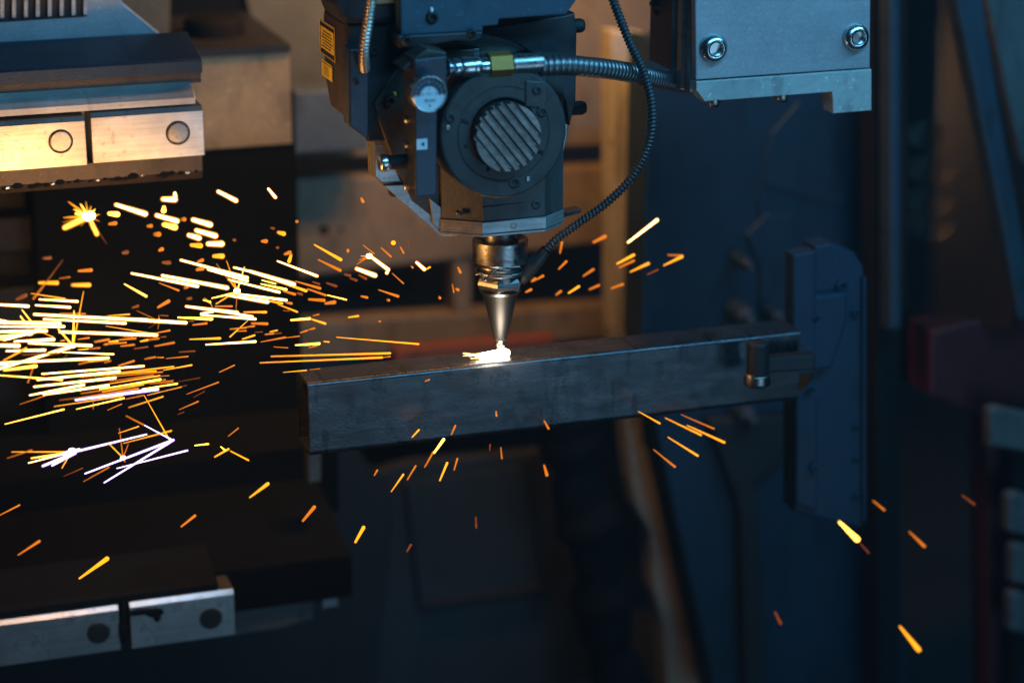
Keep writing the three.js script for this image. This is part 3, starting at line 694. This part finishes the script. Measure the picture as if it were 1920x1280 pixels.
// ================================================================ hoses and cables
{
  const z = .07;
  const a = W(838, 132, z);
  const t = thing('gas_hose', 'corrugated steel gas hose with brass nut leaving the gauge block', 'hose', a);
  const ym = (px) => { const p = W(px, 128, z); return p; };
  const c0 = ym(838), X = px => ym(px).x - c0.x, q = mpp(c0) / .952;
  const T = (pr) => turned(pr.map(([px, r]) => [r * q, X(px)]), at(c0.x, c0.y, z), 'x', 40);
  put('stub', T([[838, 15], [840, 17], [843, 17], [845, 13], [848, 13]]), M.chrome, t);
  put('coupling', T([[848, 12], [849, 17], [860, 17], [861, 14], [864, 14], [865, 19], [884, 19], [886, 18], [888, 20], [897, 20], [899, 15], [903, 14], [905, 16], [915, 16]]), M.chrome, t);
  put('gland_nut', hexPrism(17.5 * q, X(849), X(859), at(c0.x, c0.y, z), 'x', .3), M.steel, t);
  put('brass_nut', [hexPrism(25 * q, X(915), X(956), at(c0.x, c0.y, z), 'x', 0.16)], M.brass, t);
  put('ferrule', T([[956, 14], [957, 18], [962, 19], [1013, 19], [1016, 17]]), M.steel, t);
  const c = y => y;
  const pts = [W(1010, 124, z), W(1060, 122, z), W(1110, 126, z - .01), W(1170, 134, z - .045), W(1230, 148, z - .10), W(1290, 158, z - .17), W(1330, 160, z - .2)];
  const pitch = 11.6 * q;
  put('corrugated_tube', sweep(pts, s => { const f = (s / pitch) % 1; return 18.5 * q * (f < .14 ? .86 : f < .24 ? .96 : f < .85 ? 1 : .95); }, pitch / 9, 28), M.hose, t);
}
{
  const pts = [W(1138, -40, .05), W(1150, 0, .05), W(1178, 72, .045), W(1206, 132, .04), W(1222, 195, .035), W(1219, 260, .03), W(1190, 325, .025), W(1140, 378, .02), W(1085, 418, .01), W(1045, 447, 0), W(1018, 475, -.005)];
  const q = mpp(pts[5]), pitch = 7.6 * q;
  const t = thing('sensor_cable', 'thin black ribbed cable looping down to the nozzle', 'cable', W(1018, 475, 0));
  put('ribbed_sheath', sweep(pts, s => q * (7.6 + 1.6 * Math.sin(s / pitch * Math.PI * 2)), pitch / 8, 14), M.sheath, t);
  put('boot', sweep([W(1024, 468, -.004), W(1010, 484, -.008), W(988, 508, -.014), W(975, 524, -.018)], (s, u) => q * (10.5 + 5 * smooth(0, .5, u) - 2 * smooth(.8, 1, u)), .002, 20), M.rubber, t);
}
{
  const pts = [W(703, -40, .045), W(697, -5, .045), W(690, 40, .045), W(683, 85, .04), W(682, 112, .032), W(684, 130, .018)];
  const q = mpp(pts[2]), pitch = 7.2 * q;
  const t = thing('conduit', 'bronze-toned flexible steel conduit entering the drive box', 'conduit', W(684, 130, .02));
  put('corrugated_tube', sweep(pts, s => q * (9.6 + 1.1 * Math.sin(s / pitch * Math.PI * 2)), pitch / 8, 20), M.conduit, t);
}

// ================================================================ lamp fittings outside the frame
LAMPS.forEach((l, i) => {
  const lab = ['long cool light bar under the cabin roof', 'tall cool-lit viewing window beside the operator', 'warm work lamp at the back of the cabin'][i];
  const g = new THREE.Group(); g.name = numbered(['light_bar', 'viewing_window', 'work_lamp'][i]); g.position.set(...l.pos); g.lookAt(...l.target); scene.add(g);
  tag(g, lab, i === 1 ? 'window' : 'lamp');
  const hs = new THREE.Mesh(new THREE.BoxGeometry(l.w + .04, l.h + .04, .03), M.black); hs.position.z = -.03; hs.name = 'housing'; g.add(hs);
  const df = new THREE.Mesh(new THREE.BoxGeometry(l.w, l.h, .004), new THREE.MeshStandardMaterial({ color: 0x111111, emissive: l.color, emissiveIntensity: 1.5, roughness: .6 })); df.position.z = -.008; df.name = 'diffuser'; g.add(df);
});

// ================================================================ cutting flame
const EM = (r, g, b, k) => new THREE.MeshStandardMaterial({ color: 0x050301, roughness: 1, emissive: new THREE.Color().setRGB(r, g, b), emissiveIntensity: k });
function streak(name, A, B, rA, rB, m, parent) {
  const d = B.clone().sub(A), len = d.length();
  const pr = [], n = 4;
  for (let i = 0; i <= n; i++) { const a = Math.PI / 2 * i / n; pr.push([rA * Math.sin(a), rA * (1 - Math.cos(a))]); }
  for (let i = n; i >= 0; i--) { const a = Math.PI / 2 * i / n; pr.push([rB * Math.sin(a), len - rB * (1 - Math.cos(a))]); }
  for (let i = 1; i < pr.length; i++) pr[i][1] = Math.max(pr[i][1], pr[i - 1][1] + 1e-6);
  const g = new THREE.LatheGeometry(pr.map(([r, t]) => new THREE.Vector2(Math.max(0, r), t)), 8);
  g.applyQuaternion(new THREE.Quaternion().setFromUnitVectors(new THREE.Vector3(0, 1, 0), d.normalize()));
  g.translate(A.x, A.y, A.z);
  return put(name, g, m, parent);
}
{
  const c = W(941, 661, zN), t = thing('cutting_flame', 'blinding white cutting flame under the nozzle tip', 'flame', c);
  const mW = EM(1, .88, .70, 16), mY = EM(1, .60, .20, 6), q = mpp(c);
  { const g = new THREE.SphereGeometry(1, 24, 16); g.scale(12 * q, 8 * q, 9 * q); g.translate(c.x + 2 * q, c.y + 1 * q, c.z + .004); put('core', g, mW, t); }
  for (const [x0, y0, x1, y1, w0, w1, k] of [[945, 661, 892, 669, 6, 1.2, 0], [944, 664, 895, 675, 5, .8, 0], [944, 657, 900, 663, 4, .7, 0], [936, 662, 880, 667, 2.4, .4, 0], [930, 668, 905, 679, 2, .4, 0], [944, 661, 868, 667, 4, .4, 1], [945, 667, 884, 685, 3, .3, 1], [940, 670, 895, 694, 2, .3, 1], [940, 655, 940, 646, 4, 3, 1], [950, 658, 874, 666, 3, .6, 1], [930, 668, 882, 672, 2, .5, 1], [910, 672, 884, 682, 2, .5, 1], [915, 674, 898, 690, 1.6, .4, 1], [925, 672, 912, 684, 1.6, .4, 1], [905, 667, 868, 662, 2, .5, 1]])
    streak('tongue', W(x0, y0, zN + .004), W(x1, y1, zN + .006), w0 * q, w1 * q, k ? mY : mW, t);
}

// ================================================================ sparks
// a spark is hottest at its leading end and cools along its tail
const tHeat = (() => { const d = new Uint8Array(4 * 64 * 4); for (let y = 0; y < 64; y++) for (let x = 0; x < 4; x++) { const k = smooth(-.25, .7, y / 63), i = (y * 4 + x) * 4; d[i] = 255 * (.22 + .78 * k); d[i + 1] = 255 * (.10 + .90 * k); d[i + 2] = 255 * k; d[i + 3] = 255; }
  const t = new THREE.DataTexture(d, 4, 64, THREE.RGBAFormat); t.magFilter = t.minFilter = THREE.LinearFilter; t.needsUpdate = true; return t; })();
const EH = (r, g, b, k) => { const m = EM(r, g, b, k); m.emissiveMap = tHeat; return m; };
const SM = {
  W: EH(1, .60, .20, 17), X: EH(1, .46, .05, 7), Y: EH(1, .34, .008, 2.3), O: EH(1, .24, .005, 1.05), R: EH(1, .18, .012, .30), V: EM(.90, .72, 1.0, 7),
};
const ENV = EM(1, .33, .015, 1.6), ENVV = EM(.42, .18, 1.0, 1.2);
for (const m of [ENV, ENVV]) { m.transparent = true; m.opacity = .45; m.depthWrite = false; }
const SN = { W: 'white-hot', X: 'bright yellow', Y: 'golden yellow', O: 'orange', R: 'dim red', V: 'violet-white' };
const S = [
  // upper left
  [215, 383, 275, 402, 11, 'W'], [202, 400, 222, 402, 12, 'X'], [203, 420, 218, 418, 9, 'O'], [303, 373, 330, 374, 12, 'W'], [327, 361, 328, 370, 9, 'W'], [307, 386, 306, 398, 11, 'X'],
  [291, 403, 334, 415, 12, 'W'], [304, 420, 331, 427, 12, 'X'], [275, 424, 285, 423, 8, 'O'], [288, 439, 300, 439, 11, 'O'], [359, 411, 397, 422, 12, 'W'], [365, 431, 407, 443, 12, 'W'],
  [351, 440, 376, 447, 12, 'W'], [387, 457, 419, 457, 12, 'W'], [355, 459, 380, 461, 11, 'Y'], [340, 411, 346, 411, 9, 'O'], [398, 480, 420, 480, 11, 'Y'], [229, 474, 239, 472, 9, 'R'],
  [297, 470, 305, 466, 9, 'O'], [304, 492, 318, 492, 9, 'R'], [79, 484, 95, 483, 7, 'R'], [145, 508, 173, 506, 8, 'O'], [71, 530, 109, 530, 8, 'Y'], [133, 534, 169, 534, 9, 'Y'],
  [117, 487, 85, 530, 3, 'R'], [85, 530, 61, 561, 3.5, 'O'], [110, 522, 131, 519, 2, 'O'], [28, 562, 50, 552, 9, 'R'], [57, 550, 122, 560, 3, 'Y'], [72, 561, 146, 565, 6, 'W'],
  [65, 572, 132, 576, 6, 'W'], [-20, 570, 54, 574, 7, 'W'], [232, 532, 275, 556, 5, 'X'], [297, 530, 336, 545, 4.5, 'O'], [245, 512, 372, 537, 7, 'W'], [302, 516, 428, 540, 9, 'W'],
  [337, 487, 465, 521, 7, 'W'], [388, 505, 465, 527, 6, 'W'], [367, 506, 382, 502, 9, 'O'], [370, 491, 380, 487, 8, 'O'], [345, 540, 352, 537, 6, 'O'],
  [437, 501, 470, 509, 5, 'W'], [467, 508, 553, 534, 10, 'W'], [500, 520, 576, 546, 6, 'Y'], [553, 527, 602, 541, 6, 'O'], [575, 541, 612, 554, 5, 'O'], [613, 553, 650, 562, 2.5, 'X'],
  [427, 524, 525, 548, 6, 'W'], [488, 532, 538, 543, 5, 'X'], [530, 545, 554, 552, 6, 'O'], [556, 549, 567, 552, 5, 'R'], [490, 525, 517, 532, 3, 'X'],
  [396, 559, 440, 549, 4, 'X'], [440, 550, 538, 563, 6, 'W'], [424, 553, 504, 566, 9, 'W'], [504, 564, 530, 569, 5, 'Y'], [535, 567, 548, 569, 6, 'O'], [520, 570, 558, 585, 4, 'Y'],
  [519, 489, 596, 518, 6, 'W'], [546, 476, 541, 492, 8, 'Y'], [588, 458, 641, 488, 7, 'Y'], [595, 486, 640, 508, 7, 'O'], [519, 435, 535, 439, 9, 'Y'], [490, 452, 500, 452, 9, 'O'],
  [507, 427, 513, 428, 6, 'R'], [437, 449, 440, 450, 7, 'R'], [555, 413, 557, 416, 7, 'O'], [518, 464, 521, 464, 6, 'R'], [532, 477, 546, 472, 8, 'O'],
  [407, 358, 444, 377, 10, 'W'], [502, 353, 517, 371, 7, 'W'], [677, 371, 681, 379, 7, 'O'],
  // middle
  [690, 477, 730, 507, 8, 'W'], [729, 505, 724, 513, 7, 'W'], [667, 503, 705, 517, 10, 'W'], [735, 512, 757, 532, 3, 'O'], [735, 455, 738, 455, 10, 'Y'], [650, 470, 654, 470, 9, 'O'],
  [680, 459, 702, 476, 3, 'O'], [714, 464, 734, 482, 4, 'O'], [750, 462, 757, 475, 4, 'O'], [766, 448, 766, 463, 2, 'R'], [723, 458, 737, 468, 2, 'R'], [780, 491, 797, 506, 8, 'W'],
  [797, 506, 807, 500, 4, 'Y'], [771, 499, 774, 502, 4, 'O'], [709, 543, 748, 556, 6, 'O'], [725, 562, 730, 563, 6, 'O'], [676, 555, 690, 558, 6, 'O'], [858, 500, 864, 512, 6, 'O'],
  [855, 541, 860, 544, 6, 'O'], [848, 532, 851, 549, 3, 'O'], [823, 556, 825, 559, 6, 'O'], [645, 514, 658, 517, 6, 'R'], [655, 521, 670, 526, 6, 'R'], [672, 515, 687, 523, 6, 'R'],
  [611, 530, 632, 537, 6, 'R'], [585, 528, 600, 533, 5, 'R'], [577, 561, 610, 563, 7, 'O'], [608, 569, 630, 566, 8, 'O'], [652, 595, 673, 592, 4, 'Y'], [544, 600, 582, 597, 5, 'X'],
  [583, 598, 611, 607, 5, 'Y'], [586, 592, 598, 589, 3, 'O'], [562, 624, 577, 619, 4, 'O'], [578, 618, 591, 615, 4, 'O'], [709, 603, 714, 602, 4, 'O'], [505, 622, 520, 619, 3, 'Y'],
  [496, 627, 513, 625, 4, 'O'], [513, 626, 528, 624, 3, 'R'], [488, 641, 536, 632, 4, 'O'], [536, 633, 562, 630, 2.5, 'O'], [553, 647, 600, 644, 5, 'X'], [578, 652, 595, 648, 3, 'O'],
  [606, 640, 617, 641, 3, 'Y'], [512, 650, 540, 652, 2, 'O'], [630, 632, 786, 645, 4, 'Y'], [507, 668, 733, 662, 4.5, 'Y'], [486, 680, 718, 670, 4.5, 'Y'], [718, 670, 732, 668, 3, 'O'],
  [530, 698, 575, 694, 2.4, 'Y'], [580, 693, 600, 691, 1.6, 'O'], [410, 698, 440, 684, 3, 'O'],
  // centre-left bundle
  [347, 574, 447, 587, 9, 'W'], [375, 590, 480, 598, 6, 'W'], [375, 588, 400, 584, 5, 'W'], [440, 588, 474, 594, 6, 'W'], [332, 595, 399, 598, 7, 'X'], [456, 585, 500, 585, 5, 'Y'], [470, 606, 503, 607, 6, 'O'],
  [465, 600, 430, 632, 3, 'Y'], [402, 574, 436, 574, 4, 'O'], [430, 617, 462, 614, 4, 'O'], [440, 621, 462, 620, 3, 'O'], [462, 613, 477, 611, 4, 'O'], [453, 636, 478, 628, 4, 'Y'],
  [530, 582, 542, 583, 3, 'R'], [477, 623, 492, 622, 2.4, 'R'], [360, 609, 388, 606, 5, 'O'], [353, 602, 363, 602, 3, 'R'], [298, 591, 315, 592, 3, 'R'], [294, 577, 318, 563, 8, 'O'],
  [247, 577, 259, 573, 6, 'R'], [350, 560, 358, 559, 6, 'R'], [354, 636, 414, 634, 5, 'Y'], [385, 646, 480, 640, 5.5, 'W'],
  // dense shower, far left
  [62, 589, 350, 605, 7, 'W'], [80, 598, 236, 606, 6, 'W'], [110, 587, 160, 588, 3, 'O'], [200, 592, 243, 589, 3, 'Y'], [152, 594, 278, 600, 6, 'W'], [197, 611, 290, 626, 2.6, 'Y'],
  [110, 622, 295, 628, 7, 'W'], [-20, 604, 113, 606, 8, 'W'], [-20, 612, 121, 612, 6, 'W'], [-20, 596, 20, 605, 4, 'W'], [-20, 622, 88, 620, 8, 'W'], [-20, 632, 60, 626, 5, 'W'], [25, 640, 102, 636, 8, 'W'],
  [5, 637, 75, 618, 7, 'W'], [52, 643, 172, 648, 6, 'W'], [-20, 647, 37, 648, 9, 'W'], [10, 658, 85, 656, 6, 'W'], [5, 676, 50, 652, 5, 'Y'], [-20, 697, 135, 649, 8, 'W'], [-20, 681, 204, 671, 6, 'W'],
  [5, 694, 69, 686, 6, 'X'], [115, 660, 213, 664, 4, 'W'], [-20, 684, 14, 682, 6, 'W'], [40, 580, 65, 612, 3, 'X'], [37, 592, 46, 604, 2.5, 'X'], [66, 676, 51, 718, 3, 'O'], [75, 622, 100, 632, 2, 'Y'],
  [-20, 638, 20, 634, 6, 'X'], [104, 660, 115, 656, 8, 'W'],
  [112, 639, 120, 638, 4, 'O'], [145, 636, 167, 633, 4, 'O'], [176, 641, 205, 636, 5, 'O'], [203, 641, 221, 639, 5, 'Y'], [222, 637, 255, 634, 5, 'O'], [194, 646, 200, 645, 5, 'O'], [201, 645, 237, 642, 4, 'O'],
  [262, 640, 277, 637, 4.5, 'Y'], [278, 637, 298, 634, 4, 'O'], [230, 631, 249, 631, 3, 'O'], [293, 624, 319, 619, 4, 'O'], [300, 632, 311, 631, 3, 'R'], [289, 649, 327, 642, 4, 'O'], [225, 649, 252, 646, 4, 'O'],
  [250, 654, 277, 650, 4, 'R'], [145, 656, 165, 654, 3, 'Y'], [166, 654, 187, 652, 2.5, 'O'], [335, 660, 366, 658, 3.5, 'R'], [270, 673, 292, 669, 3.5, 'O'], [293, 670, 306, 670, 3, 'O'], [310, 672, 353, 668, 3, 'O'],
  [164, 678, 203, 673, 4, 'Y'], [195, 680, 207, 676, 3, 'O'], [146, 683, 165, 678, 3, 'O'], [220, 686, 252, 676, 5, 'O'], [40, 665, 110, 662, 5, 'R'],
  // lower sheet of the shower
  [77, 701, 270, 686, 4.5, 'W'], [68, 712, 225, 696, 5, 'W'], [62, 725, 217, 708, 6, 'W'], [-20, 702, 117, 712, 4, 'X'], [54, 741, 158, 721, 5, 'W'], [80, 740, 204, 722, 6, 'W'], [36, 758, 100, 736, 2.5, 'O'],
  [150, 707, 326, 687, 3, 'Y'], [175, 705, 293, 695, 3, 'Y'], [180, 709, 305, 697, 3, 'O'], [305, 694, 360, 684, 3.5, 'Y'], [205, 715, 288, 703, 3, 'O'], [200, 720, 300, 704, 3.5, 'Y'], [300, 705, 317, 704, 2, 'O'],
  [185, 730, 302, 711, 5, 'X'], [303, 713, 310, 711, 3, 'O'], [190, 735, 270, 720, 4, 'Y'], [150, 738, 240, 724, 4, 'O'], [240, 723, 325, 713, 2, 'O'], [280, 720, 324, 716, 2, 'O'], [140, 750, 297, 729, 8, 'V'],
  [265, 729, 333, 719, 3.5, 'X'], [100, 762, 230, 742, 3, 'Y'], [110, 750, 195, 740, 2, 'O'], [150, 745, 260, 728, 4, 'O'], [142, 767, 233, 746, 3, 'X'], [235, 748, 268, 741, 2.5, 'O'], [275, 741, 340, 725, 2.5, 'Y'],
  [300, 735, 350, 722, 1.6, 'R'], [325, 717, 375, 708, 1.6, 'R'], [240, 764, 306, 743, 2.6, 'Y'], [200, 769, 228, 757, 2, 'O'], [349, 739, 410, 716, 3, 'O'], [335, 768, 372, 752, 3, 'O'], [362, 745, 384, 733, 1.6, 'R'],
  [332, 777, 345, 772, 2, 'R'], [8, 795, 120, 767, 3, 'X'], [174, 750, 174, 767, 1.6, 'O'],
  // violet group
  [275, 814, 130, 849, 5, 'V'], [52, 868, 140, 845, 5, 'W'], [78, 874, 142, 848, 7, 'V'], [96, 873, 140, 850, 5, 'V'], [20, 847, 130, 847, 3.5, 'Y'], [57, 859, 120, 850, 4, 'X'], [115, 878, 130, 852, 3, 'Y'],
  [12, 859, 60, 843, 2.6, 'O'], [158, 888, 326, 824, 6, 'V'], [194, 905, 326, 824, 5.5, 'V'], [218, 878, 352, 844, 4, 'V'], [270, 797, 325, 826, 4, 'V'], [235, 779, 270, 797, 3, 'O'], [230, 831, 322, 807, 3, 'Y'],
  [221, 812, 260, 799, 2.6, 'Y'], [155, 903, 205, 875, 2.6, 'O'], [118, 893, 155, 877, 2.6, 'R'], [269, 740, 318, 826, 3, 'Y'], [364, 835, 391, 832, 3, 'X'], [401, 857, 429, 841, 4.6, 'Y'],
  [413, 837, 422, 844, 3, 'X'], [431, 845, 466, 863, 3.6, 'Y'], [427, 818, 447, 802, 2.6, 'O'],
  // falling singles
  [-10, 970, 37, 946, 4, 'O'], [32, 1041, 75, 1013, 6, 'O'], [147, 1085, 203, 1045, 9.5, 'Y'], [467, 933, 504, 905, 7, 'Y'], [338, 988, 367, 965, 6, 'O'], [566, 978, 591, 948, 8, 'O'], [665, 1018, 683, 986, 7.5, 'Y'],
  [762, 1035, 771, 1020, 5, 'R'], [701, 892, 708, 880, 4, 'O'], [796, 876, 813, 846, 4, 'O'], [813, 850, 833, 822, 6, 'X'], [733, 922, 757, 888, 4, 'Y'], [763, 900, 780, 872, 4, 'O'], [824, 902, 839, 866, 5, 'Y'],
  [851, 882, 858, 858, 4, 'O'], [772, 820, 786, 805, 3.6, 'Y'], [846, 815, 854, 797, 4, 'O'], [918, 845, 919, 833, 3, 'R'], [939, 838, 941, 860, 3, 'O'], [930, 770, 931, 781, 4, 'O'], [1020, 788, 1029, 804, 4.6, 'O'],
  [1020, 871, 1026, 892, 7, 'O'], [892, 968, 893, 990, 4, 'R'], [796, 715, 806, 711, 3, 'O'],
  // right of the nozzle
  [1177, 455, 1234, 411, 7, 'W'], [1111, 455, 1137, 442, 8, 'O'], [1050, 475, 1054, 453, 5, 'O'], [1047, 505, 1063, 489, 5, 'O'], [1093, 518, 1114, 504, 5, 'O'], [1156, 495, 1190, 477, 6, 'Y'], [1160, 502, 1190, 488, 5, 'O'],
  [1181, 510, 1218, 493, 5.6, 'Y'], [1244, 498, 1281, 480, 6, 'Y'], [1252, 478, 1281, 479, 4, 'O'], [1213, 515, 1235, 505, 4, 'R'], [1065, 550, 1087, 536, 5, 'Y'], [1104, 543, 1125, 534, 5, 'O'], [1042, 553, 1053, 545, 5, 'O'],
  [985, 548, 997, 542, 6, 'O'], [996, 528, 1005, 522, 7, 'O'], [1006, 524, 1020, 516, 5, 'O'], [1145, 541, 1170, 532, 5, 'O'],
  [1197, 771, 1238, 794, 3.2, 'Y'], [1247, 783, 1316, 816, 3.4, 'Y'], [1288, 797, 1360, 830, 4.4, 'Y'], [1277, 777, 1340, 804, 3.2, 'O'], [1252, 819, 1310, 855, 4, 'Y'], [1225, 842, 1267, 876, 4.4, 'O'],
  [1573, 977, 1611, 1014, 12, 'X'], [1613, 1018, 1630, 1037, 3, 'R'], [1637, 938, 1660, 957, 4, 'O'], [1705, 996, 1735, 1025, 6, 'O'], [1804, 928, 1829, 946, 4, 'R'], [1687, 1173, 1725, 1220, 10, 'Y'], [1453, 1146, 1465, 1170, 6, 'R'],
];
function region(x, y) {
  if (y > 775 && x < 480) return y < 915 ? 'in the forked violet group under the shower' : 'falling in front of the black clamp beam';
  if (x > 1400) return 'falling in front of the tube holder';
  if (x > 960) return y < 600 ? 'flying between the nozzle and the blue machine body' : 'dropping from the underside of the tube';
  if (y > 700 && x > 480) return 'dropping below the open half of the tube';
  if (x > 560) return 'flying between the tube end and the nozzle';
  if (y < 470 && x < 560) return 'flying in front of the dark frame under the upper jaws';
  return 'in the dense shower beyond the open tube end';
}
for (const [x0, y0, x1, y1, w, c] of S) {
  const xm = (x0 + x1) / 2, ym = (y0 + y1) / 2, over = xm > 560 && ym > 640;
  const z = over ? .015 + .05 * rnd() : xm > 880 && ym < 600 ? -.12 + .08 * rnd() : -.08 + .12 * rnd();
  const dz = (rnd() - .5) * .02;
  const A = W(x0, y0, z - dz), B = W(x1, y1, z + dz), len = Math.hypot(x1 - x0, y1 - y0);
  const q = mpp(A), e = w / 2 * q;
  let o;
  if (c === 'W' || c === 'V') {          // hottest sparks: a white core in an envelope of burning metal
    o = new THREE.Group(); o.name = numbered('spark'); o.position.copy(A).lerp(B, .5); scene.add(o);
    streak('core', A, B, e * (len > 60 ? .36 : .5), e * .64, SM[c], o);
    const d = B.clone().sub(A).setLength(e * .35);
    streak('envelope', A.clone().sub(d), B.clone().add(d), e * (len > 60 ? .62 : .85), e * 1.12, c === 'W' ? ENV : ENVV, o);
  } else o = streak('spark', A, B, e * (len > 40 ? .4 : .65) * .9, e * .9, SM[c]);
  const lb = `${len > 45 ? 'long' : 'short'} ${SN[c]} spark ${region(xm, ym)}`;
  tag(o, lb, 'spark', `${SN[c]} ${len > 45 ? 'long' : 'short'} sparks ${region(xm, ym)}`);
}
// bursts where a spark breaks up
function burst(px, py, z, label, rays, core) {
  const p = W(px, py, z), q = mpp(p), t = thing('spark_burst', label, 'spark burst', p);
  if (core) { const g = new THREE.SphereGeometry(1, 14, 10); g.scale(core[0] * q, core[1] * q, core[1] * q); g.translate(p.x, p.y, p.z); put('core', g, SM[core[2]], t); }
  for (const [x, y, w0, w1, c] of rays) {
    const B = W(x, y, z + (rnd() - .5) * .02), hot = c === 'W' || c === 'V', k = hot ? .62 : .9;
    const ra = streak('ray', p.clone(), B, w0 * q / 2 * k, w1 * q / 2 * k, SM[c === 'W' ? 'X' : c], t);
    if (hot) streak('envelope', p.clone(), B.clone().add(B.clone().sub(p).setLength(w1 * q * .2)), w0 * q / 2, w1 * q / 2, c === 'W' ? ENV : ENVV, ra);
  }
}
burst(165, 405, 0, 'large white-hot spark burst under the warm-lit jaw block', [[118, 428, 15, 11, 'W'], [182, 441, 9, 10, 'W'], [127, 378, 6, 1, 'Y'], [150, 382, 5, 1, 'X'], [170, 386, 5, 1, 'Y'], [186, 402, 6, 1, 'Y'], [118, 408, 6, 1, 'Y'], [200, 458, 3, .6, 'R'], [186, 415, 5, 1, 'O'], [137, 392, 5, .6, 'X'], [160, 378, 4, .5, 'Y'], [178, 392, 5, .6, 'X'], [116, 417, 5, .6, 'O'], [150, 425, 4, .6, 'O'], [140, 400, 9, 3, 'X'], [172, 430, 6, 2, 'Y']], [13, 9, 'W']);
burst(136, 648, -.01, 'thin-rayed spark burst in the dense shower', [[156, 546, 3.4, 1, 'Y'], [138, 582, 3, 1, 'X'], [108, 616, 4, 3, 'W'], [118, 673, 2, .8, 'R'], [146, 600, 2, .8, 'Y']], [5, 4, 'W']);
burst(444, 545, .01, 'thin-rayed spark burst left of the tube end', [[405, 494, 2, .8, 'O'], [424, 488, 2, .8, 'Y'], [458, 500, 2, .8, 'X'], [442, 582, 2, .6, 'O'], [404, 570, 3, 2, 'Y'], [428, 520, 2, 1, 'Y']], [6, 5, 'W']);
burst(298, 602, 0, 'tiny thin-rayed spark burst on a long white spark', [[255, 582, 1.6, .6, 'O'], [278, 615, 1.6, .5, 'R'], [295, 618, 1.6, .5, 'O'], [297, 592, 1.6, .5, 'Y']], [3, 3, 'W']);
burst(230, 858, .01, 'fan-rayed spark burst on the forked violet group', [[205, 833, 3, 2, 'Y'], [223, 802, 2.4, 1, 'O'], [240, 832, 2.4, 1, 'O'], [234, 866, 3, 2, 'O']], [5, 4, 'V']);
burst(134, 846, .01, 'solid violet-white spark burst at the head of its trail', [[150, 842, 8, 6, 'V'], [112, 852, 9, 6, 'V'], [118, 861, 8, 5, 'V']], [8, 6, 'V']);
burst(692, 480, -.03, 'feathered spark burst between the tube end and the nozzle', [[672, 488, 4, 1, 'O'], [668, 496, 4, 1, 'O'], [676, 480, 3, 1, 'Y']], [6, 5, 'W']);
burst(393, 566, 0, 'small droplet burst above a white-hot spark', [[380, 562, 2, 1.4, 'X'], [382, 558, 1.5, .6, 'Y'], [398, 576, 1.6, .6, 'Y']], [2, 2, 'X']);

scene.fog = new THREE.FogExp2(0xa9cddd, 0.007);      // thin cutting smoke in the cabin
renderer.render(scene, camera);
